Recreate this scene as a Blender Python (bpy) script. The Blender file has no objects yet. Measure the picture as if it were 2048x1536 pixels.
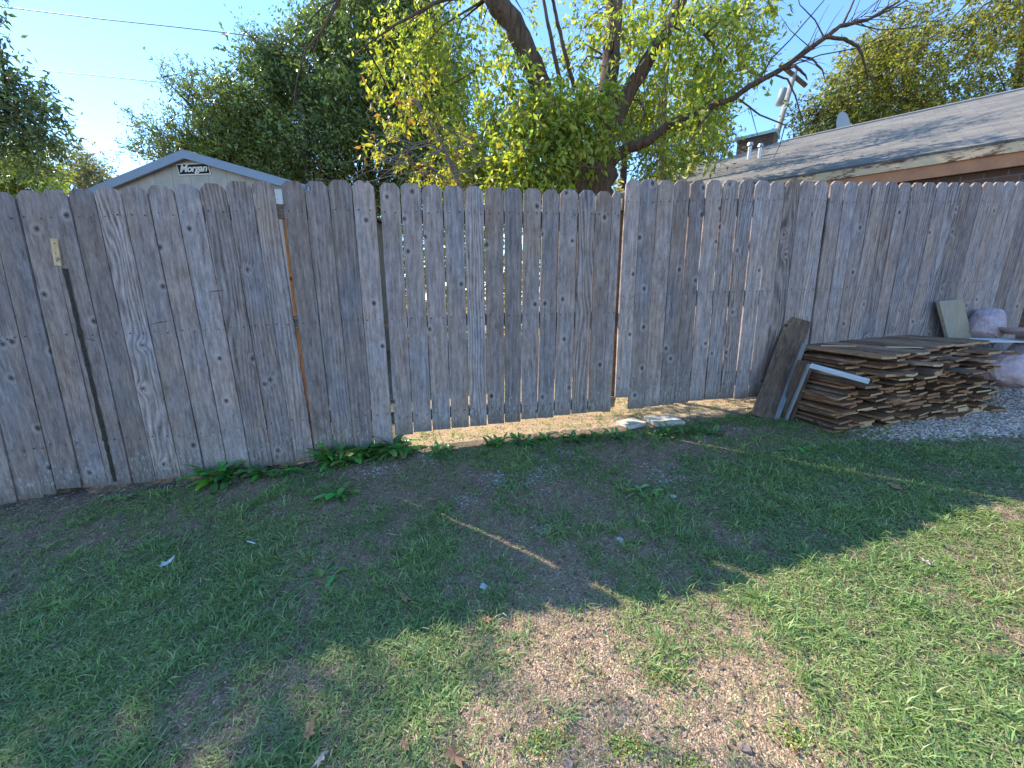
import bpy, bmesh, math, random
import numpy as np
from mathutils import Vector, Matrix
from mathutils import noise as mnoise
R = math.radians
random.seed(7)
rng = np.random.default_rng(11)
scene = bpy.context.scene
COL = scene.collection

# ------------------------------------------------------------------ camera
PITCH = R(12.5); CAMH = 1.42
cam = bpy.data.objects.new('camera', bpy.data.cameras.new('camera')); COL.objects.link(cam)
cam.location = (0, 0, CAMH); cam.rotation_euler = (R(90) - PITCH, 0, 0)
cam.data.sensor_width = 36; cam.data.lens = 36 * 769 / 2048
cam.data.clip_start = .02; cam.data.clip_end = 2000
scene.camera = cam
# ------------------------------------------------------------------ sky and sun
SUN_EL = R(39.6); SUN_DIR = Vector((-.84, .54, 0)).normalized()
w = bpy.data.worlds.new('World'); scene.world = w; w.use_nodes = True
nt = w.node_tree; bg = nt.nodes['Background']
sky = nt.nodes.new('ShaderNodeTexSky'); sky.sky_type = 'NISHITA'; sky.sun_disc = False
sky.sun_elevation = SUN_EL; sky.sun_rotation = math.atan2(SUN_DIR.x, SUN_DIR.y)
sky.air_density = 1.0; sky.dust_density = 0.0; sky.ozone_density = 3.0; sky.altitude = 600
hs = nt.nodes.new('ShaderNodeHueSaturation'); hs.inputs['Saturation'].default_value = 1.12; hs.inputs['Value'].default_value = .95
nt.links.new(sky.outputs[0], hs.inputs['Color']); nt.links.new(hs.outputs[0], bg.inputs[0]); bg.inputs[1].default_value = .15
sd = bpy.data.lights.new('sun', 'SUN'); sd.energy = 3.0; sd.angle = R(.5); sd.color = (1, .91, .77)
sun = bpy.data.objects.new('sun', sd); COL.objects.link(sun)
tosun = Vector((SUN_DIR.x * math.cos(SUN_EL), SUN_DIR.y * math.cos(SUN_EL), math.sin(SUN_EL)))
sun.rotation_euler = tosun.to_track_quat('Z', 'Y').to_euler(); sun.location = tosun * 40
scene.view_settings.view_transform = 'Standard'; scene.view_settings.look = 'None'
scene.view_settings.exposure = 1.66; scene.view_settings.gamma = 1

# ------------------------------------------------------------------ geometry helpers
def ray(x, y):
    a = (x - 1024) / 769.; b = (768 - y) / 769.
    return np.array([a, math.cos(PITCH) + b * math.sin(PITCH), -math.sin(PITCH) + b * math.cos(PITCH)])
def at(x, y, Y):
    r = ray(x, y); return np.array([0, 0, CAMH]) + r * (Y / r[1])
def zf(X): return np.interp(X, [-9, 0, .8, 2, 3, 12], [-.31, .32, .328, .412, .515, 1.15])
def ground_z(X, Y):
    X = np.asarray(X, float); Y = np.asarray(Y, float)
    Xc = np.clip(X, -9, 12)
    d = Y - (3 + .2 * Xc)
    return zf(Xc) + np.where(d < 0, .10 * np.maximum(d, -6), .02 * np.minimum(d, 12))
def gp(x, y, dz=0.):
    r = ray(x, y); lo, hi = .1, 60
    for i in range(40):
        t = (lo + hi) / 2; p = np.array([0, 0, CAMH]) + t * r
        if p[2] > ground_z(p[0], p[1]) + dz: lo = t
        else: hi = t
    return p
FA = math.atan(.2); FC = 1.0198
def fp(x, y):                                      # photo point on the fence face -> (along fence, height)
    r = ray(x, y); t = 3.0 / (r[1] - .2 * r[0]); p = r * t
    return p[0] * FC, p[2] + CAMH
def fw(s, d, z):                                   # along fence, away from us, height -> world
    return Vector((s / FC - d * .2 / FC, 3 + .2 * s / FC + d / FC, z))

def tag(o, label=None, cat=None, group=None, kind=None):
    if label: o['label'] = label
    if cat: o['category'] = cat
    if group: o['group'] = group
    if kind: o['kind'] = kind
    return o
def empty(name, loc, rz=0, label=None, cat=None, group=None):
    o = bpy.data.objects.new(name, None); COL.objects.link(o); o.location = loc
    o.rotation_euler = (0, 0, rz); o.empty_display_size = .1
    return tag(o, label, cat, group)
def link(name, me, mats, parent=None, loc=(0, 0, 0), rot=(0, 0, 0)):
    for m in (mats if isinstance(mats, (list, tuple)) else [mats]): me.materials.append(m)
    o = bpy.data.objects.new(name, me); COL.objects.link(o); o.location = loc; o.rotation_euler = rot
    if parent: o.parent = parent
    return o

class MB:
    def __init__(s): s.v = []; s.f = []; s.m = []
    def box(s, c, d, rz=0, ry=0, rx=0, mat=0, jit=0):
        M = Matrix.Translation(c) @ Matrix.Rotation(rz, 4, 'Z') @ Matrix.Rotation(ry, 4, 'Y') @ Matrix.Rotation(rx, 4, 'X')
        b = len(s.v)
        for z in (-.5, .5):
            for (x, y) in ((-.5, -.5), (.5, -.5), (.5, .5), (-.5, .5)):
                p = Vector((x * d[0], y * d[1], z * d[2]))
                if jit: p += Vector([random.uniform(-jit, jit) for _ in range(3)])
                s.v.append(tuple(M @ p))
        for f in ((3, 2, 1, 0), (4, 5, 6, 7), (0, 1, 5, 4), (1, 2, 6, 5), (2, 3, 7, 6), (3, 0, 4, 7)):
            s.f.append(tuple(b + i for i in f)); s.m.append(mat)
    def tube(s, pts, rad, n=8, mat=0, cap=True, wob=0):
        pts = [Vector(p) for p in pts]; b = len(s.v)
        ref = Vector((.31, .77, .12)); rings = len(pts)
        for i, p in enumerate(pts):
            t = (pts[min(i + 1, rings - 1)] - pts[max(i - 1, 0)]).normalized()
            u = t.cross(ref)
            if u.length < .05: u = t.cross(Vector((1, 0, 0)))
            u.normalize(); v = t.cross(u)
            r = rad[i] if hasattr(rad, '__len__') else rad
            for k in range(n):
                a = 2 * math.pi * k / n; rr = r * (1 + random.uniform(-wob, wob))
                s.v.append(tuple(p + u * math.cos(a) * rr + v * math.sin(a) * rr))
        for i in range(rings - 1):
            for k in range(n):
                a = b + i * n + k; c = b + i * n + (k + 1) % n
                s.f.append((a, c, c + n, a + n)); s.m.append(mat)
        if cap:
            s.f.append(tuple(b + k for k in range(n))[::-1]); s.m.append(mat)
            s.f.append(tuple(b + (rings - 1) * n + k for k in range(n))); s.m.append(mat)
    def mesh(s, name, smooth=False):
        me = bpy.data.meshes.new(name); me.from_pydata(s.v, [], s.f)
        me.polygons.foreach_set('material_index', s.m)
        if smooth: me.polygons.foreach_set('use_smooth', [True] * len(s.f))
        me.update(); return me
    def build(s, name, mats, parent=None, loc=(0, 0, 0), rot=(0, 0, 0), smooth=False):
        return link(name, s.mesh(name, smooth), mats, parent, loc, rot)

def tri_mesh(name, V, T, C=None, smooth=False):
    """fast mesh of triangles; C = per-vertex colour (this leaf's or blade's own tint)"""
    me = bpy.data.meshes.new(name); V = np.asarray(V, np.float32); T = np.asarray(T, np.int32)
    me.vertices.add(len(V)); me.vertices.foreach_set('co', V.ravel())
    me.loops.add(T.size); me.loops.foreach_set('vertex_index', T.ravel())
    me.polygons.add(len(T)); me.polygons.foreach_set('loop_start', np.arange(0, T.size, 3, dtype=np.int32))
    try: me.polygons.foreach_set('loop_total', np.full(len(T), 3, np.int32))
    except Exception: pass
    if smooth: me.polygons.foreach_set('use_smooth', np.ones(len(T), bool))
    me.update(calc_edges=True)
    if C is not None:
        a = me.color_attributes.new('tint', 'FLOAT_COLOR', 'POINT')
        cc = np.ones((len(V), 4), np.float32); cc[:, :3] = C; a.data.foreach_set('color', cc.ravel())
    return me

# ------------------------------------------------------------------ material helpers
def newmat(name):
    m = bpy.data.materials.new(name); m.use_nodes = True; n = m.node_tree
    return m, n, n.nodes['Principled BSDF']
def N(n, t, **kw):
    x = n.nodes.new(t)
    for k, v in kw.items(): setattr(x, k, v)
    return x
def MATH(n, op, a, b=None, clamp=False):
    x = N(n, 'ShaderNodeMath', operation=op); x.use_clamp = clamp
    for i, v in enumerate((a, b)):
        if v is None: continue
        if isinstance(v, (int, float)): x.inputs[i].default_value = v
        else: n.links.new(v, x.inputs[i])
    return x.outputs[0]
def RAMP(n, fac, stops, interp='LINEAR'):
    x = N(n, 'ShaderNodeValToRGB'); r = x.color_ramp; r.interpolation = interp
    while len(r.elements) < len(stops): r.elements.new(.5)
    for e, (p, c) in zip(r.elements, stops):
        e.position = p; e.color = (*c, 1) if len(c) == 3 else c
    n.links.new(fac, x.inputs[0]); return x.outputs[0]
def MIX(n, fac, a, b, mode='MIX'):
    x = N(n, 'ShaderNodeMix', data_type='RGBA', blend_type=mode)
    for i, v in ((0, fac), (6, a), (7, b)):
        if isinstance(v, (int, float)): x.inputs[i].default_value = v
        elif isinstance(v, tuple): x.inputs[i].default_value = (*v, 1)
        else: n.links.new(v, x.inputs[i])
    return x.outputs[2]
def NOISE(n, vec, scale, detail=3, rough=.55, dist=0):
    x = N(n, 'ShaderNodeTexNoise'); x.inputs['Scale'].default_value = scale
    x.inputs['Detail'].default_value = detail; x.inputs['Roughness'].default_value = rough
    x.inputs['Distortion'].default_value = dist
    if vec is not None: n.links.new(vec, x.inputs['Vector'])
    return x.outputs['Fac']
def XYZ(n, x, y, z):
    c = N(n, 'ShaderNodeCombineXYZ')
    for i, v in enumerate((x, y, z)):
        if isinstance(v, (int, float)): c.inputs[i].default_value = v
        else: n.links.new(v, c.inputs[i])
    return c.outputs[0]
def BUMP(n, p, h, strength, dist):
    b = N(n, 'ShaderNodeBump'); b.inputs['Strength'].default_value = strength; b.inputs['Distance'].default_value = dist
    n.links.new(h, b.inputs['Height']); n.links.new(b.outputs[0], p.inputs['Normal'])

def wood(name, dark, mid, light, long_axis='Z', tintA=(.9, .95, 1.08), tintB=(1.1, .98, .88), lichen=False,
         rings=1.0, contrast=1.0, rough=.85, var=.35):
    m, n, p = newmat(name)
    tc = N(n, 'ShaderNodeTexCoord'); sp = N(n, 'ShaderNodeSeparateXYZ'); n.links.new(tc.outputs['Object'], sp.inputs[0])
    oi = N(n, 'ShaderNodeObjectInfo').outputs['Random']
    x, y, z = sp.outputs
    if long_axis == 'Y': y, z = z, y
    if long_axis == 'X': x, z = z, x
    off = MATH(n, 'MULTIPLY', oi, 97.)
    r2 = MATH(n, 'FRACT', MATH(n, 'MULTIPLY', oi, 7.31)); r3 = MATH(n, 'FRACT', MATH(n, 'MULTIPLY', oi, 23.7))
    xo = MATH(n, 'ADD', x, off); zo = MATH(n, 'ADD', z, MATH(n, 'MULTIPLY', off, 3.1))
    # knots
    vo = N(n, 'ShaderNodeTexVoronoi', voronoi_dimensions='2D'); vo.inputs['Scale'].default_value = 1.
    n.links.new(XYZ(n, MATH(n, 'MULTIPLY', xo, 4.2), MATH(n, 'MULTIPLY', zo, 3.6), 0), vo.inputs['Vector'])
    cs = N(n, 'ShaderNodeSeparateColor'); n.links.new(vo.outputs['Color'], cs.inputs[0])
    kd = MATH(n, 'ADD', vo.outputs['Distance'], MATH(n, 'MULTIPLY', MATH(n, 'GREATER_THAN', cs.outputs[0], .46), 1.))
    knt = None
    kn = MATH(n, 'POWER', 2.718, MATH(n, 'MULTIPLY', MATH(n, 'MULTIPLY', kd, kd), -45.))
    low = NOISE(n, XYZ(n, MATH(n, 'MULTIPLY', xo, 5.), off, MATH(n, 'MULTIPLY', zo, .9)), 1., 2, .5)
    amp = MATH(n, 'ADD', MATH(n, 'MULTIPLY', MATH(n, 'POWER', r2, 5.), 90.), 9.)
    field = MATH(n, 'ADD', MATH(n, 'ADD', MATH(n, 'MULTIPLY', x, 240.), MATH(n, 'MULTIPLY', low, amp)), MATH(n, 'MULTIPLY', kn, 9.))
    ring = MATH(n, 'MULTIPLY', MATH(n, 'ADD', MATH(n, 'SINE', field), 1.), .5)
    wx = MATH(n, 'ADD', xo, MATH(n, 'MULTIPLY', low, .05))
    st = NOISE(n, XYZ(n, MATH(n, 'MULTIPLY', wx, 260.), MATH(n, 'MULTIPLY', y, 60.), MATH(n, 'MULTIPLY', zo, 16.)), 1., 5, .75)
    st2 = NOISE(n, XYZ(n, MATH(n, 'MULTIPLY', wx, 42.), y, MATH(n, 'MULTIPLY', zo, 4.)), 1., 6, .7)
    patch = NOISE(n, XYZ(n, MATH(n, 'MULTIPLY', xo, 20.), y, MATH(n, 'MULTIPLY', zo, 9.)), 1., 6, .75)
    v = MATH(n, 'ADD', MATH(n, 'MULTIPLY', MATH(n, 'SUBTRACT', ring, .5), MATH(n, 'ADD', MATH(n, 'MULTIPLY', MATH(n, 'POWER', r2, 3.), .26 * rings), .0)), MATH(n, 'MULTIPLY', st, .62))
    v = MATH(n, 'ADD', v, MATH(n, 'MULTIPLY', st2, .8)); v = MATH(n, 'ADD', v, MATH(n, 'MULTIPLY', patch, .5))
    v = MATH(n, 'ADD', MATH(n, 'MULTIPLY', MATH(n, 'SUBTRACT', v, .99), 1.6 * contrast), .46)
    col = RAMP(n, v, [(.0, dark), (.45, mid), (1., light)])
    pn = NOISE(n, XYZ(n, MATH(n, 'MULTIPLY', xo, 3.), 0, MATH(n, 'MULTIPLY', zo, 1.3)), 1., 3, .6)
    tint = RAMP(n, pn, [(.35, tintA), (.65, tintB)])
    col = MIX(n, 1., col, tint, 'MULTIPLY')
    br = MATH(n, 'ADD', MATH(n, 'MULTIPLY', r3, var), 1 - var / 2)
    col = MIX(n, 1., col, XYZ(n, br, br, br), 'MULTIPLY')
    kc = RAMP(n, MATH(n, 'ADD', kd, MATH(n, 'MULTIPLY', r2, .02)), [(.035, (1, 1, 1)), (.07, (0, 0, 0))])
    col = MIX(n, MATH(n, 'MULTIPLY', kc, .8), col, tuple(c * .35 for c in dark))
    halo = RAMP(n, kd, [(.07, (0, 0, 0)), (.1, (1, 1, 1)), (.17, (0, 0, 0))])
    col = MIX(n, MATH(n, 'MULTIPLY', halo, .25), col, light)
    if lichen:
        ln = NOISE(n, XYZ(n, MATH(n, 'MULTIPLY', xo, 75.), y, MATH(n, 'MULTIPLY', zo, 24.)), 1., 3, .6)
        lz = N(n, 'ShaderNodeMapRange'); lz.clamp = True; n.links.new(z, lz.inputs[0])
        lz.inputs[1].default_value = .05; lz.inputs[2].default_value = .65; lz.inputs[3].default_value = .53; lz.inputs[4].default_value = .76
        lm = MATH(n, 'MULTIPLY', MATH(n, 'SUBTRACT', ln, lz.outputs[0]), 14., True)
        col = MIX(n, MATH(n, 'MULTIPLY', lm, .7), col, (.36, .41, .36))
        wn = NOISE(n, XYZ(n, MATH(n, 'MULTIPLY', xo, 26.), y, MATH(n, 'MULTIPLY', zo, 11.)), 1., 5, .7)
        wm = MATH(n, 'MULTIPLY', MATH(n, 'SUBTRACT', wn, .6), 5., True)
        col = MIX(n, MATH(n, 'MULTIPLY', wm, .45), col, (.36, .38, .42))
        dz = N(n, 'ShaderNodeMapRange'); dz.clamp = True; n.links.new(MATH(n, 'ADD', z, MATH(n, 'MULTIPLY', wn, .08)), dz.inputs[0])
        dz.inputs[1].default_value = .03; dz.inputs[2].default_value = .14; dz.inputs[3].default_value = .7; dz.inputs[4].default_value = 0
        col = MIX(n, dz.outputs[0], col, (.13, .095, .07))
    n.links.new(col, p.inputs['Base Color']); p.inputs['Roughness'].default_value = rough
    p.inputs['Specular IOR Level'].default_value = .25
    h = MATH(n, 'ADD', MATH(n, 'MULTIPLY', st, 1.), MATH(n, 'MULTIPLY', ring, .3 * rings))
    h = MATH(n, 'SUBTRACT', h, MATH(n, 'MULTIPLY', kc, .6))
    BUMP(n, p, h, .6, .0025)
    return m
def plain(name, col, rough=.7, noise=.15, scale=8, bump=0, metallic=0, streak=None):
    m, n, p = newmat(name)
    tc = N(n, 'ShaderNodeTexCoord').outputs['Object']
    f = NOISE(n, tc, scale, 5, .65)
    c = RAMP(n, f, [(.3, tuple(a * (1 - noise) for a in col)), (.7, tuple(min(1, a * (1 + noise)) for a in col))])
    n.links.new(c, p.inputs['Base Color']); p.inputs['Roughness'].default_value = rough; p.inputs['Metallic'].default_value = metallic
    if bump: BUMP(n, p, f, .5, bump)
    return m
def leafmat(name, trans=.45, rough=.5, boost=(1.25, 1.3, .6)):
    m, n, p = newmat(name)
    a = N(n, 'ShaderNodeAttribute'); a.attribute_name = 'tint'
    n.links.new(a.outputs['Color'], p.inputs['Base Color']); p.inputs['Roughness'].default_value = rough
    p.inputs['Specular IOR Level'].default_value = .5
    t = N(n, 'ShaderNodeBsdfTranslucent'); n.links.new(MIX(n, 1., a.outputs['Color'], boost, 'MULTIPLY'), t.inputs[0])
    mx = N(n, 'ShaderNodeMixShader'); mx.inputs[0].default_value = trans
    n.links.new(p.outputs[0], mx.inputs[1]); n.links.new(t.outputs[0], mx.inputs[2])
    n.links.new(mx.outputs[0], n.nodes['Material Output'].inputs[0]); return m
def tintmat(name, rough=.8):
    m, n, p = newmat(name); a = N(n, 'ShaderNodeAttribute'); a.attribute_name = 'tint'
    n.links.new(a.outputs['Color'], p.inputs['Base Color']); p.inputs['Roughness'].default_value = rough; return m
def barkmat(name, dark, light):
    m, n, p = newmat(name); tc = N(n, 'ShaderNodeTexCoord').outputs['Object']
    mp = N(n, 'ShaderNodeMapping'); mp.inputs['Scale'].default_value = (9, 9, 1.6); n.links.new(tc, mp.inputs[0])
    f = NOISE(n, mp.outputs[0], 2.2, 7, .72, .6); f2 = NOISE(n, tc, 3, 3)
    c = RAMP(n, f, [(.35, dark), (.62, light)]); c = MIX(n, MATH(n, 'MULTIPLY', f2, .4), c, tuple(a * .6 for a in light))
    n.links.new(c, p.inputs['Base Color']); p.inputs['Roughness'].default_value = .95; BUMP(n, p, f, 1., .03); return m

M = {}
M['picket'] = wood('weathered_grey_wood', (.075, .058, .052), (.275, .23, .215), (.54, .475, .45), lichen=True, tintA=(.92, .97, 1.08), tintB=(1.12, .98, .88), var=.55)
M['rail'] = wood('rail_wood', (.07, .05, .035), (.2, .15, .1), (.36, .28, .2), 'X')
M['post'] = wood('brown_post_wood', (.16, .07, .03), (.42, .2, .08), (.6, .34, .16))
M['nail'] = plain('rusty_nail', (.02, .017, .016), .6, .3)
M['fresh'] = wood('fresh_pale_wood', (.35, .25, .13), (.52, .4, .23), (.66, .54, .35), rings=.6, contrast=.7, var=.1)
M['pale'] = wood('pale_grey_board', (.22, .18, .13), (.34, .29, .21), (.45, .4, .3), rings=.5, contrast=.7, var=.1)
M['darkboard'] = wood('dark_brown_board', (.035, .022, .016), (.13, .085, .055), (.27, .19, .13), contrast=1.2)
M['pileA'] = wood('pile_board_brown', (.05, .026, .015), (.23, .122, .066), (.42, .27, .16), 'Y', contrast=1.1, var=.9)
M['pileB'] = wood('pile_board_grey', (.055, .035, .022), (.24, .155, .1), (.42, .31, .2), 'Y', contrast=1.1, var=.9)
M['endA'] = plain('cut_end_tan', (.38, .24, .13), .85, .45, 30)
M['endB'] = plain('cut_end_brown', (.26, .13, .065), .85, .5, 30)
M['endC'] = plain('cut_end_pale', (.48, .35, .2), .85, .2, 30)
M['glue'] = plain('dark_glue_residue', (.035, .028, .02), .9, .6, 60, .004)
M['greytrim'] = wood('grey_painted_strip', (.09, .09, .1), (.19, .2, .21), (.3, .31, .32), rings=.3, contrast=.6)
M['white'] = plain('white_painted_trim', (.5, .54, .57), .6, .12)
M['leaf'] = leafmat('leaf_tissue', .58, .42, (1.5, 1.45, .6)); M['leafd'] = leafmat('dark_leaf_tissue', .3, .38, (1.2, 1.3, .5)); M['grass'] = leafmat('grass_blade', .35, .5, (1.1, 1.2, .6))
M['straw'] = tintmat('dry_straw', .8); M['stone'] = tintmat('pebble_stone', .85)
M['bark'] = barkmat('rough_brown_bark', (.03, .02, .014), (.17, .105, .065))
M['barkg'] = barkmat('grey_twig_bark', (.1, .085, .08), (.28, .23, .2))

# ------------------------------------------------------------------ value noise for the cover maps
_tab = rng.random((256, 256))
def vnoise(X, Y, s, o=0.):
    X = np.asarray(X) * s + o + 100; Y = np.asarray(Y) * s + o * 1.7 + 100
    xi = np.floor(X).astype(int); yi = np.floor(Y).astype(int); fx = X - xi; fy = Y - yi
    fx = fx * fx * (3 - 2 * fx); fy = fy * fy * (3 - 2 * fy)
    g = lambda i, j: _tab[(xi + i) % 256, (yi + j) % 256]
    return (g(0, 0) * (1 - fx) + g(1, 0) * fx) * (1 - fy) + (g(0, 1) * (1 - fx) + g(1, 1) * fx) * fy
def fbm(X, Y, s, o=0.):
    return vnoise(X, Y, s, o) * .5 + vnoise(X, Y, s * 2.1, o + 7) * .28 + vnoise(X, Y, s * 4.3, o + 13) * .22
def blob(X, Y, px, py, r, asp=1.0):
    c = gp(px, py); return np.exp(-(((X - c[0]) / (r * asp)) ** 2 + ((Y - c[1]) / r) ** 2))
def fdist(X, Y): return (3 + .2 * X - Y) / FC      # metres in front of the fence
def bare(X, Y):                                    # 0 = turf, 1 = bare
    f = fbm(X, Y, 2.2) - .5 + .6 * (fbm(X, Y, 7, 3) - .5)
    b = .45 + 1.5 * f
    for px, py, r, a, k in ((1180, 1330, .26, .8, .75), (1250, 1480, .25, 1.6, .8), (1130, 1200, .12, 1.8, .5), (950, 1500, .16, 1.3, .4),
                            (900, 960, .3, 1.5, .5), (1050, 1000, .3, 1.2, .4), (1150, 900, .2, 3, .35), (1450, 880, .15, 3, .3), (700, 950, .12, 1.8, .45),
                            (150, 1000, .14, 2.5, .5), (420, 990, .12, 2, .3), (500, 1130, .1, 1.5, .15), (1100, 1130, .14, 1.6, .35), (420, 1400, .1, 2, .25), (620, 1500, .18, 2, .3), (1500, 1420, .14, 1, .35)):
        b = b + k * blob(X, Y, px, py, r, a)
    for px, py, r, a, k in ((1800, 1250, .5, 1.1, .55), (1700, 980, .45, 2, .5), (1950, 1450, .3, 1, .5), (250, 1150, .3, 1.8, .4), (1350, 1020, .25, 1.5, .3), (750, 1250, .2, 1.8, .35), (100, 1350, .3, 1.3, .35), (1080, 1450, .1, 1, .3), (850, 1380, .14, 1.3, .4)):
        b = b - k * blob(X, Y, px, py, r, a)
    b = np.clip((b - .5) * 1.15 + .5 + 1.1 * (fbm(X, Y, 21, 17) - .5), 0, 1)
    return b
def gravel_right(X, Y):
    d = fdist(X, Y); return np.clip((X - 2.5) * 1.8, 0, 1) * np.clip((.9 + .22 * (X - 2.7) + .12 * (fbm(X, Y, 3) - .5) - d) / .1 + .25 * (X > 3.3) * (fbm(X, Y, 6) - .3), 0, 1) * (d > -.1)

# ------------------------------------------------------------------ ground
def axis(a, b, step, far, growth=1.35):
    c = list(np.arange(a, b, step)); s = step; x = c[-1]; hi = []
    while x < far: s *= growth; x += s; hi.append(x)
    s = step; x = a; lo = []
    while x > -far: s *= growth; x -= s; lo.append(x)
    return np.array(lo[::-1] + c + hi)
def make_ground():
    xs = axis(-4.2, 5.6, .03, 400); ys = axis(.4, 4.4, .025, 400)
    X, Y = np.meshgrid(xs, ys); Z = ground_z(X, Y)
    near = (np.abs(X) < 9) & (Y > -2) & (Y < 12)
    Z = Z + np.where(near, .018 * (fbm(X, Y, 3.1, 5) - .5) + .014 * (fbm(X, Y, 17, 9) - .5), 0)
    nx = len(xs); ny = len(ys); idx = np.arange(nx * ny).reshape(ny, nx)
    a, b, c, d = idx[:-1, :-1].ravel(), idx[:-1, 1:].ravel(), idx[1:, 1:].ravel(), idx[1:, :-1].ravel()
    T = np.concatenate([np.stack([a, b, c], 1), np.stack([a, c, d], 1)])
    br = bare(X, Y); gr = gravel_right(X, Y); beyond = (fdist(X, Y) < -.01) * np.clip((X + 1.0) * 8, 0, 1)
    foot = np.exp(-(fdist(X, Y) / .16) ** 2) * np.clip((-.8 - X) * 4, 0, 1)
    n1 = fbm(X, Y, 23, 2)[..., None]; n2 = fbm(X, Y, 60, 4)[..., None]
    soil = np.array([.23, .145, .095]) * (.6 + .9 * n1); tan = np.array([.5, .33, .21]) * (.65 + .7 * n2)
    turf = np.array([.13, .125, .075]) * (.6 + .8 * n2)
    pk = np.clip(blob(X, Y, 1250, 1440, .5, 1.8) * 1.3, 0, 1)[..., None]
    C = turf * (1 - br[..., None]) + (soil * (1 - pk) * 1.5 + tan * pk) * br[..., None]
    C = C * (1 - gr[..., None]) + np.array([.2, .17, .15]) * (.6 + .8 * n2) * gr[..., None]
    C = C * (1 - beyond[..., None]) + (np.array([.66, .47, .26]) * (.7 + .6 * n2)) * beyond[..., None]
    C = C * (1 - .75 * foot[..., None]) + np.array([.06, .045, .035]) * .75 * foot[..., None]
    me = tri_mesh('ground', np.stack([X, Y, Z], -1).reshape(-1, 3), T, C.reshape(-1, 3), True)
    m, n, p = newmat('soil_and_thatch'); at_ = N(n, 'ShaderNodeAttribute'); at_.attribute_name = 'tint'
    tc = N(n, 'ShaderNodeTexCoord').outputs['Object']
    f = NOISE(n, tc, 90, 5, .7); f2 = NOISE(n, tc, 400, 3, .6)
    vo = N(n, 'ShaderNodeTexVoronoi'); vo.inputs['Scale'].default_value = 110; n.links.new(tc, vo.inputs['Vector'])
    k = MATH(n, 'ADD', MATH(n, 'MULTIPLY', f, 1.3), MATH(n, 'MULTIPLY', f2, .7)); k = MATH(n, 'SUBTRACT', k, MATH(n, 'MULTIPLY', vo.outputs['Distance'], .35))
    n.links.new(MIX(n, 1., at_.outputs['Color'], XYZ(n, k, k, k), 'MULTIPLY'), p.inputs['Base Color'])
    p.inputs['Roughness'].default_value = .95; BUMP(n, p, MATH(n, 'SUBTRACT', f, vo.outputs['Distance']), .9, .012)
    tag(link('ground', me, m), kind='structure')
make_ground()
def gz(X, Y): return ground_z(X, Y) + .018 * (fbm(X, Y, 3.1, 5) - .5) + .014 * (fbm(X, Y, 17, 9) - .5)

def unit(v): return v / (np.linalg.norm(v, axis=-1, keepdims=True) + 1e-9)
def sample(n, accept, x0=-4.4, x1=5.4, y0=.55, y1=4.0, bias=1.):
    out = []; got = 0
    while got < n:
        m = n * 2; X = rng.uniform(x0, x1, m); Y = y0 + (y1 - y0) * rng.random(m) ** bias
        vis = (np.abs(X) < 1.45 * Y + .35)
        k = vis & (rng.random(m) < accept(X, Y)); out.append(np.stack([X[k], Y[k]], 1)); got += k.sum()
    return np.concatenate(out)[:n]
def blades(name, P, per, L, W, lift, col, mat, label=None):
    """tufts of grass blades: each blade two-section tapered strip that bends over"""
    n = len(P) * per; C0 = np.repeat(P, per, 0); az = rng.uniform(0, 2 * math.pi, n)
    off = rng.normal(0, .012, (n, 2)); base = C0 + off
    ln = L * rng.uniform(.45, 1.35, n) * np.repeat(rng.uniform(.7, 1.25, len(P)), per); wd = W * rng.uniform(.7, 1.3, n)
    el = np.radians(rng.uniform(lift[0], lift[1], n))
    h = np.stack([np.cos(az), np.sin(az)], 1); side = np.stack([-h[:, 1], h[:, 0]], 1)
    z0 = gz(base[:, 0], base[:, 1]) - .002
    b = np.column_stack([base, z0]); S = np.column_stack([side, rng.uniform(-.5, .5, n)]); S = unit(S)
    d1 = np.column_stack([h * np.cos(el)[:, None], np.sin(el)]); el2 = el - np.radians(rng.uniform(15, 60, n))
    d2 = np.column_stack([h * np.cos(el2)[:, None], np.sin(el2)])
    mid = b + d1 * (ln * .55)[:, None]; tip = mid + d2 * (ln * .5)[:, None] + S * (ln * rng.uniform(-.15, .15, n))[:, None]
    tg = gz(tip[:, 0], tip[:, 1]) + .003; tip[:, 2] = np.maximum(tip[:, 2], tg)
    hw = (wd / 2)[:, None] * S
    V = np.stack([b - hw * .8, b + hw * .8, mid + hw, mid - hw, tip], 1).reshape(-1, 3)
    i = np.arange(n)[:, None] * 5
    T = np.concatenate([i + [0, 1, 2], i + [0, 2, 3], i + [3, 2, 4]])
    c = col(C0, n); C = np.repeat(c, 5, 0)
    o = link(name, tri_mesh(name, V, T, C), mat); tag(o, label, name.replace('_', ' '), kind='stuff'); return o
def green(C0, n):
    t = fbm(C0[:, 0], C0[:, 1], 3.3, 21)[:, None]; r = rng.random((n, 1))
    a = np.array([.3, .4, .12]); b = np.array([.16, .29, .1]); y = np.array([.5, .45, .25])
    c = a * t + b * (1 - t); c = c * (1 - .6 * (r > .76)) + y * .6 * (r > .76)
    return c * rng.uniform(.65, 1.35, (n, 1))
def strawc(C0, n):
    a = np.array([.56, .43, .26]); b = np.array([.26, .185, .115]); r = rng.random((n, 1)); return (a * r + b * (1 - r)) * rng.uniform(.6, 1.2, (n, 1))
def grass_ok(X, Y):
    d = fdist(X, Y); return (.05 + .95 * (1 - bare(X, Y)) ** 1.15) * (1 - gravel_right(X, Y) * .97) * (d > .12)
blades('grass', sample(25000, grass_ok, bias=1.35), 8, .037, .0031, (2, 46), green, M['grass'], 'short green lawn grass growing in uneven tufts in front of the fence')
blades('tall_grass', sample(2600, lambda X, Y: grass_ok(X, Y) * (fbm(X, Y, 5.5, 31) > .52), bias=1.2), 14, .058, .0034, (12, 62), green, M['grass'], 'longer grass blades standing in loose tufts above the short lawn')
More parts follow.
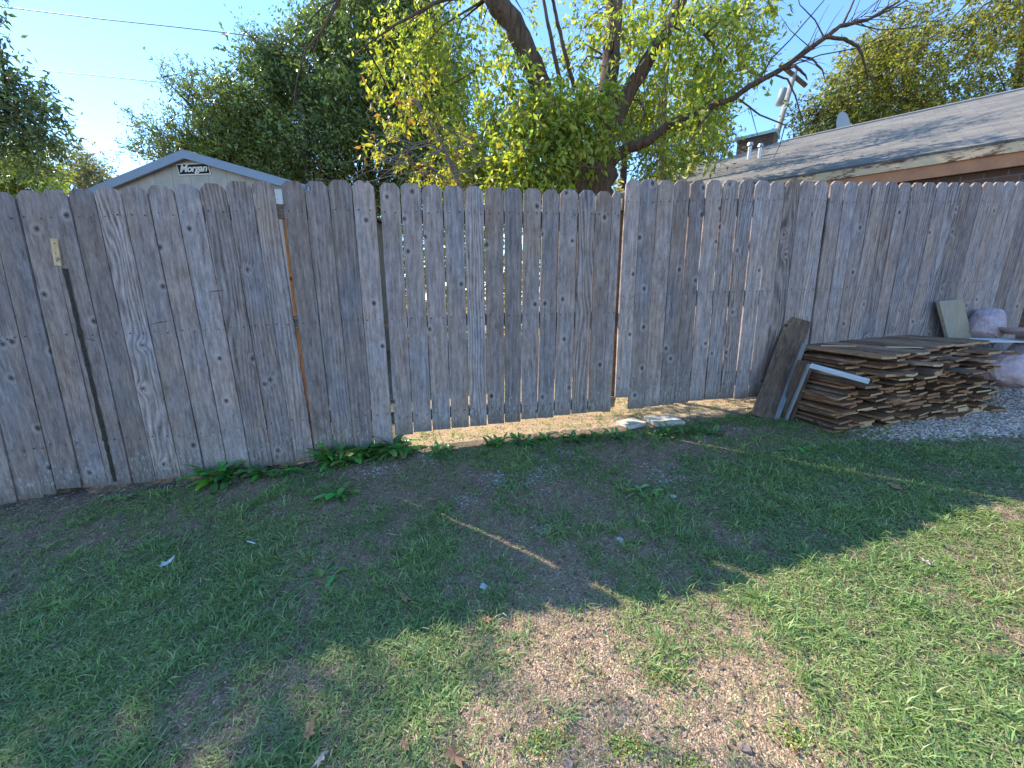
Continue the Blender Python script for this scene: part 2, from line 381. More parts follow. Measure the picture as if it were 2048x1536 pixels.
blades('dry_grass', sample(46000, lambda X, Y: (.45 + .55 * bare(X, Y)) * (1 - gravel_right(X, Y) * .85) * (fdist(X, Y) > .03), bias=1.25), 6, .032, .002, (0, 20), strawc, M['straw'], 'dry straw coloured grass lying flat on the bare soil')
blades('grass_beyond', sample(1500, lambda X, Y: (fdist(X, Y) < -.05) * (fbm(X, Y, 3) > .48) * .9, -2.5, 4, 2.6, 5.2, 1), 7, .045, .004, (10, 70), green, M['grass'], 'sunlit grass tufts on the far side under the fence boards')

def pebbles(name, P, r, flat, col, label):
    n = len(P); base = np.array([[0, 0, 1], [1, 0, 0], [.31, .95, 0], [-.81, .59, 0], [-.81, -.59, 0], [.31, -.95, 0], [0, 0, -1.]])
    up = np.array([[.55, .4, .62], [-.2, .65, .6], [-.7, 0, .6], [-.2, -.65, .62], [.55, -.4, .6]])
    B = np.concatenate([base[1:6], up, base[:1] * .9]); nb = len(B)
    J = B[None] * rng.uniform(.72, 1.25, (n, nb, 1)); sc = r * rng.uniform(.5, 1.45, (n, 1, 1)) ** 1.3
    J = J * sc * np.array([1, 1, flat]) * rng.uniform(.75, 1.25, (n, 1, 3)); a = rng.uniform(0, 6.28, n)
    ca, sa = np.cos(a)[:, None], np.sin(a)[:, None]
    x = J[..., 0] * ca - J[..., 1] * sa; y = J[..., 0] * sa + J[..., 1] * ca
    z = J[..., 2] + gz(P[:, 0], P[:, 1])[:, None] - .001
    V = np.stack([x + P[:, :1], y + P[:, 1:2], z], -1).reshape(-1, 3)
    F = []
    for k in range(5):
        k2 = (k + 1) % 5; F += [[k, k2, 5 + k], [k2, 5 + k2, 5 + k], [5 + k, 5 + k2, 10]]
    T = (np.arange(n)[:, None, None] * nb + np.array(F)[None]).reshape(-1, 3)
    o = link(name, tri_mesh(name, V, T, np.repeat(col(n), nb, 0)), M['stone']); return tag(o, label, 'gravel', kind='stuff')
def pc(base, var):
    def f(n): return np.clip(np.array(base) * rng.uniform(1 - var, 1 + var, (n, 1)) * rng.uniform(.88, 1.12, (n, 3)), 0, .85)
    return f
pebbles('tan_gravel', sample(30000, lambda X, Y: np.clip(blob(X, Y, 1200, 1500, .33, 2.4) * 1.3, 0, 1) * (.1 + bare(X, Y)), -1.6, 2, .6, 1.9), .003, .8, pc((.58, .38, .235), .5), 'tan and pink crushed gravel showing through in the sunny foreground')
pebbles('grey_gravel', sample(40000, lambda X, Y: gravel_right(X, Y), 2.2, 5.4, 2.4, 4.0), .0078, .7, pc((.46, .36, .29), .6), 'grey and white gravel spread in front of the lumber pile')
pebbles('white_gravel', sample(1500, lambda X, Y: np.clip(sum(blob(X, Y, a, b, r) for a, b, r in ((860, 915, .07), (1130, 905, .07), (1000, 965, .08), (930, 1000, .06), (1480, 855, .05), (590, 945, .05), (1090, 1060, .06), (760, 940, .08), (1230, 880, .05), (1330, 950, .12), (1060, 940, .2))), 0, 1), -2.4, 2.6, 1.4, 3.2), .005, .6, pc((.5, .5, .52), .4), 'scattered small white pebbles in thin patches of the shaded lawn')
pebbles('mixed_gravel', sample(8000, lambda X, Y: bare(X, Y) ** 2 * (fdist(X, Y) > 0), bias=1.2), .004, .7, pc((.34, .27, .22), .6), 'small brownish stones scattered over the bare soil of the lawn')
pebbles('gravel_beyond', sample(6000, lambda X, Y: (fdist(X, Y) < .05) * 1., -2, 3.4, 2.7, 4.6), .006, .7, pc((.42, .33, .24), .5), 'sunlit gravel and crumbs of soil on the far side of the gates')
def litter(n):
    P = sample(n, lambda X, Y: .4 + .6 * bare(X, Y), y0=.7); a = rng.uniform(0, 6.28, n); L = rng.uniform(.003, .011, n); Wd = L * rng.uniform(.3, .7, n)
    u = np.stack([np.cos(a), np.sin(a), rng.uniform(-.5, .5, n)], 1) * L[:, None]; v = np.stack([-np.sin(a), np.cos(a), rng.uniform(-.4, .6, n)], 1) * Wd[:, None]
    c = np.column_stack([P, gz(P[:, 0], P[:, 1]) + .006])
    V = np.stack([c - u, c + v, c + u, c - v], 1).reshape(-1, 3); i = np.arange(n)[:, None] * 4
    T = np.concatenate([i + [0, 1, 2], i + [0, 2, 3]])
    col = np.array([.2, .13, .085]) * rng.uniform(.3, 1.8, (n, 1))
    tag(link('leaf_litter', tri_mesh('leaf_litter', V, T, np.repeat(col, 4, 0)), M['straw']), 'crumbled brown leaf litter and bark bits over the lawn', 'leaf litter', kind='stuff')
litter(22000)

# ------------------------------------------------------------------ fence
GREY = M['picket']
def picket_mesh(w0, w1, h, sh, ear=(.03, .03), rough=.0012, th=.017, hole=None, broken=False):
    """front face in local x/z; w1 top width, w0 bottom width, sh = sideways shift of the top centre"""
    seg = 22; b = MB(); ph = random.random() * 9
    zs = [h * i / seg for i in range(seg)] + [h - ear[0] * 1.05, h - ear[0] * .45, h]
    zs = sorted(set(z for z in zs if z <= h))
    rows = []
    wl = wr = 0; amp = random.uniform(.0004, .0016)
    for z in zs:
        t = z / h; c = sh * t; hw = (w0 * (1 - t) + w1 * t) / 2
        wl += random.uniform(-rough, rough) * .6; wr += random.uniform(-rough, rough) * .6
        wl *= .8; wr *= .8
        l = c - hw + wl + amp * math.sin(ph + z * 3); r = c + hw + wr + amp * math.sin(ph + z * 2.3)
        k = max(0, (z - (h - ear[0])) / ear[0])
        l += k * ear[1]; r -= k * ear[1]
        zz = z
        if broken and z == 0: zz = .012 * random.random()
        rows.append((l, r, zz))
    bow = random.uniform(-.004, .004)
    for (l, r, z) in rows:
        y = bow * math.sin(math.pi * z / h)
        m_ = (l + r) / 2
        b.v += [(l, y, z), (m_, y - .0008, z), (r, y, z), (r, y + th, z), (l, y + th, z)]
    for i in range(len(rows) - 1):
        o = i * 5
        for a, c in ((0, 1), (1, 2), (2, 3), (3, 4), (4, 0)): b.f.append((o + a, o + c, o + 5 + c, o + 5 + a)); b.m.append(0)
    b.f.append((4, 3, 2, 1, 0)); o = 5 * (len(rows) - 1); b.f.append((o, o + 1, o + 2, o + 3, o + 4)); b.m += [0, 0]
    return b
def disc(b, x, y, z, r, n=6, mat=1):
    o = len(b.v); b.v += [(x + r * math.cos(6.283 * k / n), y, z + r * math.sin(6.283 * k / n)) for k in range(n)]
    b.f.append(tuple(range(o + n - 1, o - 1, -1))); b.m.append(mat)

def lean(x):                                        # how far a board's foot moves sideways per pixel of height
    return np.interp(x, [0, 80, 300, 545, 560, 607, 655, 747, 757, 968, 1100, 1240, 1450, 1662, 1850, 2000, 2300], [.235, .231, .205, .152, .127, .114, .1, .077, .066, .015, -.025, -.05, -.09, -.135, -.2, -.262, -.34])
def boards(root, tops, ytop, ybot, nails, gap, deep=0., to_ground=False, special=None, sink=0.):
    """one picket per pair of photo boundaries; its top edge at ytop, foot at ybot"""
    for i in range(len(tops) - 1):
        xa, xb = tops[i], tops[i + 1]; xc = (xa + xb) / 2
        yt = np.interp(xc, *ytop); dy = random.uniform(-1.2, 1.2)
        if to_ground:
            s0, _ = fp(xc, yt); xw = s0 / FC; yb = None
            foot_z = float(ground_z(xw, 3 + .2 * xw)) - .03
            # foot photo y
            for yy in range(int(yt) + 200, 1100):
                if fp(xc + lean(xc) * (yy - yt), yy)[1] <= foot_z: yb = yy; break
        else: yb = np.interp(xc + lean(xc) * 450, *ybot) + random.uniform(-1.0, 1.0)
        ga = gap[i] if hasattr(gap, '__len__') else gap
        sl, zt = fp(xa, yt + dy); sr, _ = fp(xb, yt + dy)
        bl, zb = fp(xa + lean(xa) * (yb - yt), yb); zb -= sink; brr, _ = fp(xb + lean(xb) * (yb - yt), yb)
        w1 = sr - sl - ga * random.uniform(.7, 1.2); w0 = brr - bl - ga * random.uniform(.5, 1.5)
        if special and i in special and 'zb' in special[i]: zb += special[i]['zb']
        ct = (sl + sr) / 2; cb = (bl + brr) / 2; h = zt - zb
        e = random.uniform(.026, .036); e2 = min(e, w1 * .3)
        b = picket_mesh(w0, w1, h, ct - cb, (e, e2), broken=random.random() < .3)
        for row in nails:                           # two nails where each rail passes behind
            zn = fp(xc, row(xc))[1] - zb; t = zn / h
            if not 0 < t < .97: continue
            c = (ct - cb) * t; hw = (w0 * (1 - t) + w1 * t) / 2
            for sx in (-.55, .55):
                disc(b, c + sx * hw + random.uniform(-.008, .008), -.0075, zn + random.uniform(-.008, .008), random.uniform(.004, .0058))
        o = b.build('picket', [GREY, M['nail']], root, (cb, deep + random.uniform(-.005, .003), zb))
        if special and i in special and 'label' in special[i]: o['label'] = special[i]['label']
def rail(root, x0, x1, row, name='rail', th=.038, ht=.088, mat=None, dz=0, sub=6):
    b = MB(); P = []
    for k in range(sub + 1):
        x = x0 + (x1 - x0) * k / sub; s, z = fp(x, row(x)); P.append((s, z + dz + random.uniform(-.003, .003)))
    for (s, z) in P: b.v += [(s, .021, z - ht / 2), (s, .021, z + ht / 2), (s, .021 + th, z + ht / 2), (s, .021 + th, z - ht / 2)]
    for k in range(sub):
        o = k * 4
        for a, c in ((0, 1), (1, 2), (2, 3), (3, 0)): b.f.append((o + a, o + 4 + a, o + 4 + c, o + c)); b.m.append(0)
    b.f.append((0, 1, 2, 3)); o = sub * 4; b.f.append((o + 3, o + 2, o + 1, o)); b.m += [0, 0]
    return b.build(name, mat or M['rail'], root)
def post(root, s, ztop, wdt=.09, d=.062, mat=None, name='post'):
    X = s / FC; b = MB(); zb = float(ground_z(X, 3 + .2 * X)) - .05
    b.box((s, d + wdt / 2, (ztop + zb) / 2), (wdt, wdt, ztop - zb)); return b.build(name, mat or M['rail'], root)
def lin(*p): return lambda x: float(np.interp(x, p[0::2], p[1::2]))
FR = (0, 3, 0)
# left fixed stretch
fl = empty('wooden_fence', FR, FA, 'weathered grey dog-eared board fence, tall fixed stretch left of the narrow slot', 'fence')
topsA = [-540, -485, -430, -375, -322, -270, -216, -162, -108, -55, -27, 27, 80, 133, 184, 239, 292, 345, 397, 449, 500, 545]
rA = [lin(-560, 455, 30, 435, 300, 428, 540, 421), lin(-560, 740, 0, 672, 300, 664, 540, 648), lin(-560, 990, 0, 895, 300, 872, 540, 842)]
boards(fl, topsA, ([-560, -50, 27, 105, 212, 292, 397, 475, 545], [412, 388, 381, 378, 374, 371, 366, 362, 361]), ([-400, 0, 30, 107, 164, 265, 364, 450, 541, 628], [1090, 995, 990, 972, 967, 959, 944, 934, 925, 913]), rA,
       [.004] * 9 + [.004, .005, .005, .005, .005, .005, .007, .005, .007, .011, .006, .005], sink=.025)
for r_, c in zip(rA, (0, 0, 0)): rail(fl, -540, 556, r_, sub=10)
for px in (-440, -60, 300): post(fl, fp(px, 400)[0], fp(px, 388)[1] - .03)
# pale nailed strip and the dark glue line left by a batten
sx, sz = fp(117, 505); a = math.atan2(fp(130, 535)[0] - fp(106, 476)[0], fp(106, 476)[1] - fp(130, 535)[1])
b = MB(); b.box((0, 0, 0), (.034, .009, .155))
for q in (-.05, -.005, .05): disc(b, random.uniform(-.004, .004), -.0052, q, .004)
b.build('wood_strip', [M['fresh'], M['nail']], fl, (sx, -.014, sz), (0, a * .55, 0))
b = MB(); s0, z0 = fp(132, 537); s1, z1 = fp(232, 962); nn = 40
for k in range(nn + 1):
    t = k / nn; s_ = s0 + (s1 - s0) * t; z_ = z0 + (z1 - z0) * t; hw = .012 + random.uniform(-.003, .003)
    b.v += [(s_ - hw, -.0095, z_), (s_ + random.uniform(-.003, .003), -.015 + random.uniform(-.002, .002), z_), (s_ + hw, -.0095, z_)]
for k in range(nn):
    for j in (0, 1): b.f.append((k * 3 + j, k * 3 + 3 + j, k * 3 + 4 + j, k * 3 + 1 + j)); b.m.append(0)
for k in range(46):
    t = (k + random.uniform(.2, .8)) / 46; s_ = s0 + (s1 - s0) * t; z_ = z0 + (z1 - z0) * t; o_ = len(b.v); q = random.uniform(.003, .006)
    b.v += [(s_ - q, -.014, z_), (s_, -.014, z_ - q), (s_ + q, -.014, z_), (s_, -.014, z_ + q), (s_, -.021, z_)]; b.f += [(o_, o_ + 1, o_ + 4), (o_ + 1, o_ + 2, o_ + 4), (o_ + 2, o_ + 3, o_ + 4), (o_ + 3, o_, o_ + 4)]; b.m += [0] * 4
for (xa, ya, xb, yb_) in ((298, 650, 345, 641), (168, 677, 202, 684), (415, 585, 452, 581), (935, 604, 955, 602)):
    b2 = MB(); a_, c_ = fp(xa, ya), fp(xb, yb_); m_ = ((a_[0] + c_[0]) / 2, (a_[1] + c_[1]) / 2 + .004)
    b2.v = [(a_[0], -.0055, a_[1]), (m_[0], -.0055, m_[1] - .003), (c_[0], -.0055, c_[1]), (m_[0], -.0055, m_[1] + .0025)]; b2.f = [(0, 1, 2, 3)]; b2.m = [0]
    if xa < 900: b2.build('crack', M['nail'], fl)
b.build('glue_line', M['glue'], fl, smooth=True)['label'] = 'long dark strip of old glue below the pale nailed strip'
# second stretch, right of the slot
fm = empty('wooden_fence', FR, FA, 'four grey dog-eared boards of fence between the narrow slot and the left gate', 'fence')
rB = [lin(545, 421, 757, 421), lin(545, 647, 757, 638), lin(545, 842, 757, 830)]
def hole_picket():
    xa, xb, yt, yb = 607, 655, 361, 904
    sl, zt = fp(xa, yt); sr, _ = fp(xb, yt); bl, zb = fp(xa + lean(xa) * 543, yb); br_, _ = fp(xb + lean(xb) * 543, yb)
    ct = (sl + sr) / 2; cb = (bl + br_) / 2; h = zt - zb; w1 = sr - sl - .007; w0 = br_ - bl - .006; sh = ct - cb
    hs, hz = fp(616, 376); hs -= cb; hz -= zb; e = .032; zc = h - .16
    # lower part as a usual board, upper part filled round the knot hole
    L = lambda z: sh * z / h - (w0 * (1 - z / h) + w1 * z / h) / 2
    Rr = lambda z: sh * z / h + (w0 * (1 - z / h) + w1 * z / h) / 2
    bm = bmesh.new()
    out = [(L(0), 0), (Rr(0), 0)] + [(Rr(h * k / 14) + random.uniform(-.001, .001), h * k / 14) for k in range(1, 14)] + [(Rr(h - e), h - e), (Rr(h) - e, h), (L(h) + e, h), (L(h - e), h - e)] + [(L(h * k / 14) + random.uniform(-.001, .001), h * k / 14) for k in range(13, 0, -1)]
    vs = [bm.verts.new((x, 0, z)) for x, z in out]; ed = [bm.edges.new((vs[i], vs[(i + 1) % len(vs)])) for i in range(len(vs))]
    hv = [bm.verts.new((max(hs, L(hz) + .022) + .0155 * math.cos(t) * random.uniform(.9, 1.1), 0, hz + .018 * math.sin(t))) for t in np.linspace(0, 6.283, 15)[:-1]]
    ed += [bm.edges.new((hv[i], hv[(i + 1) % len(hv)])) for i in range(len(hv))]
    bmesh.ops.triangle_fill(bm, use_beauty=True, use_dissolve=False, edges=ed)
    r_ = bmesh.ops.extrude_face_region(bm, geom=bm.faces[:]); bmesh.ops.translate(bm, vec=(0, .017, 0), verts=[v for v in r_['geom'] if isinstance(v, bmesh.types.BMVert)])
    bmesh.ops.recalc_face_normals(bm, faces=bm.faces[:]); me = bpy.data.meshes.new('picket'); bm.to_mesh(me); bm.free()
    o = link('picket', me, [GREY, M['nail']], fm, (cb, 0, zb)); o['label'] = 'board with an open round knot hole near its top'
boards(fm, [560, 607], ([0, 2000], [360, 360]), ([629, 669], [911, 905]), rB, .005, sink=.025)
hole_picket()
boards(fm, [655, 702, 747], ([655, 750], [359, 359]), ([669, 710, 790], [905, 900, 892]), rB, .006, sink=.02)
for r_ in rB: rail(fm, 556, 752, r_, sub=3)
post(fm, fp(752, 380)[0] - .07, fp(750, 375)[1] - .05)
pst = post(fm, fp(553, 420)[0] + .062, fp(553, 412)[1], .09, .03, M['post'])
pst['label'] = 'reddish brown post seen through the slot'
# left gate leaf
gl = empty('wooden_gate', FR, FA, 'left leaf of the double gate, grey boards with light showing through their gaps', 'gate')
topsG = [757, 799, 842, 885, 927, 968, 1008, 1046, 1084, 1121, 1158, 1193, 1226, 1243]
rG = [lin(757, 424, 1240, 429), lin(757, 640, 1240, 625), lin(757, 838, 900, 820, 1240, 800)]
boards(gl, topsG, ([757, 842, 968, 1084, 1193, 1250], [363, 367, 373, 377, 380, 382]), ([790, 829, 903, 975, 1046, 1109, 1175, 1230], [873, 868, 858, 851, 843, 834, 828, 824]), rG,
       [.008, .009, .009, .008, .010, .009, .010, .009, .012, .009, .009, .006, .001])
for r_ in rG: rail(gl, 762, 1232, r_, dz=-.02)
# the diagonal brace behind
def brace(root, x0, y0, x1, y1):
    a_, c_ = fp(x0, y0), fp(x1, y1); L = math.hypot(c_[0] - a_[0], c_[1] - a_[1]); b = MB(); b.box((0, 0, 0), (L, .03, .085))
    return b.build('brace', M['rail'], root, ((a_[0] + c_[0]) / 2, .078, (a_[1] + c_[1]) / 2), (0, -math.atan2(c_[1] - a_[1], c_[0] - a_[0]), 0))
# right gate leaf
gr = empty('wooden_gate', FR, FA, 'right leaf of the double gate, grey boards ending clear of the ground', 'gate')
topsR = [1252, 1283, 1317, 1350, 1382, 1414, 1447, 1480, 1512, 1543, 1573, 1602, 1631, 1660]
rR = [lin(1250, 404, 1662, 400), lin(1250, 592, 1662, 578), lin(1250, 756, 1662, 735)]
boards(gr, topsR, ([1252, 1300, 1450, 1660], [358, 358, 360, 362]), ([1230, 1260, 1292, 1350, 1408, 1500, 1620], [822, 820, 816, 809, 801, 795, 786]), rR,
       [.004, .002, .003, .008, .015, .011, .013, .013, .014, .009, .004, .004, .013], special={0: {'zb': .115, 'label': 'shorter edge board whose foot ends higher'}, 1: {'label': 'straight sawn board with a squarer brown tone'}})
for r_ in rR: rail(gr, 1247, 1650, r_, dz=-.01)
post(gr, fp(1640, 380)[0], fp(1640, 375)[1], name='post')
zt_, zb_ = fp(1245, 388)[1], fp(1240, 806)[1]; b = MB(); b.box((fp(1240, 430)[0] + .052, .066 + .037, (zt_ + zb_) / 2), (.075, .075, zt_ - zb_))  # added post, darkens the view through the gap between the leaves
b.build('post', M['rail'], gr)['label'] = 'added post that keeps the gap between the leaves dark'
fr_ = empty('wooden_fence', FR, FA, 'weathered grey dog-eared board fence behind the lumber pile at the right', 'fence')
topsC = [1662, 1692, 1719, 1747, 1774, 1801, 1826, 1850, 1876, 1899, 1922, 1945, 1968, 1990, 2012, 2034, 2056, 2078, 2100, 2122]
rC = [lin(1662, 406, 2120, 402), lin(1662, 578, 2120, 560), lin(1662, 730, 2120, 700)]
boards(fr_, topsC, ([1662, 1850, 2048, 2120], [362, 365, 362, 361]), None, rC, [.014, .006, .012, .005, .006, .006, .005, .006, .005, .005, .006, .004, .005, .006, .004, .005, .005, .005, .004], to_ground=True)
for r_ in rC: rail(fr_, 1664, 2120, r_)
for px in (1668, 2000): post(fr_, fp(px, 380)[0], fp(px, 376)[1] - .05)

# ------------------------------------------------------------------ plants at the fence foot
def weed(px, py, name, label, n, L, W, up=(10, 55), col=(.05, .125, .035), group=None, spread=.04):
    c = gp(px, py); V = []; T = []; C = []; col = (col[0] * 2.6, col[1] * 2.3, col[2] * 2.1); L *= 1.5; W *= 1.35; n = int(n * 1.3)
    for k in range(n):
        az = random.uniform(0, 6.283); el = R(random.uniform(*up)); l = L * random.uniform(.5, 1.15); wd = W * random.uniform(.7, 1.2)
        bx, by = random.gauss(0, spread), random.gauss(0, spread * .6)
        p = Vector((bx, by, 0)); h = Vector((math.cos(az), math.sin(az), 0)); s = Vector((-h.y, h.x, random.uniform(-.3, .3))).normalized()
        tint = [a_ * random.uniform(.6, 1.5) for a_ in (random.uniform(.8, 1.2) * col[0], col[1], col[2])]; o = len(V)
        prof = [.12, .35, .8, 1., .75, .0]; fold = random.uniform(.1, .3)
        for j, wv in enumerate(prof):
            p2 = p + (h * math.cos(el) + Vector((0, 0, math.sin(el)))) * (l / 5)
            V += [tuple(p - s * wd * wv / 2), tuple(p - Vector((0, 0, wd * wv * fold))), tuple(p + s * wd * wv / 2)]; C += [tint] * 3
            p = p2; el -= R(random.uniform(6, 22))
            if p.z < .004: el = max(el, 0)
        for j in range(5):
            q = o + j * 3
            for a_ in (0, 1): T += [(q + a_, q + a_ + 1, q + a_ + 4), (q + a_, q + a_ + 4, q + a_ + 3)]
    zz = float(gz(c[0], c[1]))
    o = link(name, tri_mesh(name, V, T, np.array(C)), M['leafd'], None, (c[0], c[1], zz)); return tag(o, label, 'weed', group)
weed(440, 958, 'broadleaf_weed', 'large leafy weed rosette at the fence foot, leftmost of the green clumps', 42, .16, .034, (15, 75))
weed(515, 945, 'broadleaf_weed', 'low spreading leafy weed just right of the leftmost large rosette', 34, .13, .03, (5, 50))
weed(585, 940, 'broadleaf_weed', 'thin low weed in front of the pale chip under the slot', 26, .11, .026, (5, 35))
weed(668, 925, 'broadleaf_weed', 'tall leafy weed right of the pale chip under the slot', 46, .15, .034, (20, 85))
weed(725, 915, 'broadleaf_weed', 'leafy weed in the middle of the dense clump left of the broken brick', 44, .14, .036, (10, 70))
weed(790, 905, 'broadleaf_weed', 'large flat-leaved weed touching the broken brick', 40, .15, .042, (10, 65))
weed(680, 990, 'broadleaf_weed', 'small round weed rosette alone on the bare soil in front of the fence clumps', 24, .09, .03, (5, 45))
for i, px in enumerate((880, 990, 1040, 1090, 1140, 1185, 1235, 1330, 1375, 1420)):
    py = np.interp(px, [880, 1000, 1140, 1240, 1330, 1420], [905, 890, 880, 875, 868, 868])
    weed(px, py, 'creeping_weed', ['first', 'second', 'third', 'fourth', 'fifth', 'sixth', 'seventh', 'eighth', 'ninth', 'tenth'][i] + ' low creeping weed from the left along the sun line under the gates', 26, .085, .018, (10, 70), (.045, .11, .035), None, .042)
for (px, py, l) in ((245, 995, 'pale low weed on dark soil near the left fence foot'), (1290, 985, 'broad-bladed weed in shaded grass right of the white pebbles'), (640, 1150, 'upright light green weed in the shaded lawn left of centre'),
                    (1600, 905, 'small weed in the shaded lawn in front of the lumber pile'), (130, 1200, 'broad pale leaf cluster in the long grass at the left edge')):
    weed(px, py, 'lawn_weed', l, 16, .08, .018, (5, 45), (.07, .15, .045))
for (px, py, l) in ((1255, 1490, 'bright green clover-like mat in the middle of the sunny gravel'), (1385, 1515, 'small green clover-like mat right of the middle mat in the gravel'), (1090, 1480, 'green clover-like mat left of the sunny gravel'), (1590, 1470, 'small green mat in the tan strip at the lower right'), (1330, 1345, 'low green sprig in the tan straw')):
    weed(px, py, 'clover_patch', l, 330, .0085, .0052, (20, 80), (.12, .15, .05), None, .034)

# ------------------------------------------------------------------ stones, brick, litter things
def rock(name, px, py, dims, mat, label, cat, rz=0, lift=0, subdiv=2, jit=.12, dz=0):
    bm = bmesh.new(); bmesh.ops.create_cube(bm, size=1); bmesh.ops.subdivide_edges(bm, edges=bm.edges[:], cuts=subdiv, use_grid_fill=True)
    for v in bm.verts: v.co = Vector((v.co.x * dims[0], v.co.y * dims[1], v.co.z * dims[2])) + Vector([random.uniform(-1, 1) * jit * min(dims) for _ in range(3)])
    bmesh.ops.bevel(bm, geom=bm.edges[:], offset=min(dims) * .06, segments=1, affect='EDGES')
    me = bpy.data.meshes.new(name); bm.to_mesh(me); bm.free(); c = gp(px, py)
    return tag(link(name, me, mat, None, (c[0], c[1], float(gz(c[0], c[1])) + dims[2] * .3 + dz), (lift, 0, rz)), label, cat)
M['paver'] = plain('pale_paver', (.5, .44, .34), .9, .15, 20, .004)
M['brick_'] = plain('old_brick_piece', (.28, .21, .17), .9, .35, 20, .006)
M['chip'] = plain('pale_green_chip', (.38, .46, .46), .7, .2, 20)
rock('paving_stone', 1262, 850, (.20, .16, .035), M['paver'], 'small pale flat stone lying in the gap between the gates', 'stone', .5, jit=.08)
rock('paving_stone', 1328, 843, (.27, .22, .035), M['paver'], 'larger pale flat stone under the right gate leaf', 'stone', .15, jit=.08)
rock('broken_brick', 803, 890, (.12, .075, .05), M['brick_'], 'broken brick corner leaning at the hinge side of the left gate', 'brick', .7, .3)
rock('broken_brick', 816, 906, (.05, .04, .03), M['chip'], 'small grey stone chip just right of the broken brick', 'stone', .2)
rock('pale_chip', 618, 918, (.085, .04, .02), M['chip'], 'pale green flat chip at the fence foot under the slot', 'chip', .1)
for px, py, s, l in ((503, 1087, .0, ''),):
    c = gp(px, py); b = MB(); b.tube([(-.028, 0, 0), (0, .001, .002), (.028, 0, 0)], [.0042] * 3, 8)
    tag(b.build('white_stick', M['white'], None, (c[0], c[1], float(gz(c[0], c[1])) + .012), (0, 0, -.35), True), 'short white paper stick lying in the shaded grass left of centre', 'stick')
def scrap(px, py, pts, label, mat, name, cat, size=1., rz=0):
    b = MB(); n = len(pts)
    top = [(x * size, y * size, z * size + .001) for x, y, z in pts]; bot = [(x, y, z - .0015) for x, y, z in top]
    b.v = top + bot; cen = len(b.v); b.v += [(0, 0, .004 * size + .002), (0, 0, .004 * size)]
    for i in range(n):
        j = (i + 1) % n; b.f += [(i, j, cen), (n + j, n + i, cen + 1), (j, i, n + i, n + j)]; b.m += [0, 0, 0]
    c = gp(px, py); return tag(b.build(name, mat, None, (c[0], c[1], float(gz(c[0], c[1])) + .016), (random.uniform(-.2, .3), random.uniform(-.2, .2), rz)), label, cat)
scrap(335, 1130, [(-.035, .01, .004), (-.02, -.02, .0), (.01, -.024, .004), (.032, -.006, .008), (.034, .026, .016), (.012, .006, .004), (-.012, .004, .0)], 'torn white paper scrap lying in the shaded grass at the left', M['white'], 'paper_scrap', 'paper')
M['oak'] = plain('dry_brown_leaf', (.3, .17, .09), .8, .35, 60); M['oak2'] = plain('pale_dry_leaf', (.42, .36, .3), .8, .2, 60)
def oak(px, py, label, s=1., mat='oak'):
    pts = []
    for k in range(14):
        a = 6.283 * k / 14; r = (.034 if k % 2 else .018) * (1.35 if k in (0, 13, 1) else 1) * random.uniform(.8, 1.15)
        pts.append((r * math.cos(a) * 1.3, r * math.sin(a) * .8, random.uniform(-.002, .012)))
    scrap(px, py, pts, label, M[mat], 'dry_leaf', 'leaf', s, random.uniform(0, 6))
oak(910, 1522, 'brown lobed dry leaf at the bottom edge in the bare gravel', 1.0); oak(620, 1475, 'curled reddish brown dry leaf at the lower left', .8)
oak(645, 1525, 'pale grey dry leaf at the very bottom, left of centre', .6, 'oak2'); oak(972, 1245, 'small tan dry leaf on the shadow edge near the centre', .6)
oak(810, 1203, 'light brown dry leaf in the shade left of the centre', .7); oak(1785, 978, 'brown dry leaf at the end of the light streak at the right', 1.3)
oak(865, 1003, 'orange brown dry leaf left of the light streak', .8)
oak(1850, 1130, 'faded dry leaf on the sunny grass at the right', .8, 'oak2')
oak(810, 1500, 'small pinkish leaf on the gravel at the bottom', .5)
for px, py, l in ((1345, 995, 'white stone in the shaded grass right of the light streak'), (1240, 1082, 'small white stone in the shade right of the light streak'), (968, 1177, 'pale stone near the shadow edge at the centre'), (795, 905, 'small white stone by the weeds under the left gate'), (1490, 1500, 'reddish brick crumb in the sunny gravel'), (1135, 1530, 'rust coloured pebble at the bottom edge')):
    rock('small_stone', px, py, (.03, .022, .016), M['brick_'] if 'brick' in l or 'rust' in l else M['chip'], l, 'stone', random.random() * 3, jit=.2)

# ------------------------------------------------------------------ lumber pile
def plank_mesh(L, Wd, T, ends, cor=.0, bowed=0.):
    b = MB(); hx, hy, hz = Wd / 2, L / 2, T / 2; n = 4; c = .022 if cor else .0
    sk = random.uniform(-.008, .008)
    for k in range(n + 1):
        y = -hy + L * k / n; z = bowed * math.sin(math.pi * k / n); w_ = hx - (c if (k == 0 and c) else 0)
        b.v += [(-w_, y + (sk if k == 0 else 0), z - hz), (w_, y - (sk if k == 0 else 0), z - hz), (w_, y - (sk if k == 0 else 0), z + hz), (-w_, y + (sk if k == 0 else 0), z + hz)]
        if k == 0 and c:
            b.v += [(-hx, y + c, z - hz), (hx, y + c, z - hz), (hx, y + c, z + hz), (-hx, y + c, z + hz)]
    R_ = len(b.v) // 4
    for k in range(R_ - 1):
        o = k * 4
        for i in range(4): j = (i + 1) % 4; b.f.append((o + i, o + 4 + i, o + 4 + j, o + j)); b.m.append(ends if (k == 0 and c and i in (1, 3)) else 0)
    b.f.append((0, 1, 2, 3)); b.m.append(ends); o = 4 * (R_ - 1); b.f.append((o + 3, o + 2, o + 1, o)); b.m.append(ends)
    return b
protos = []
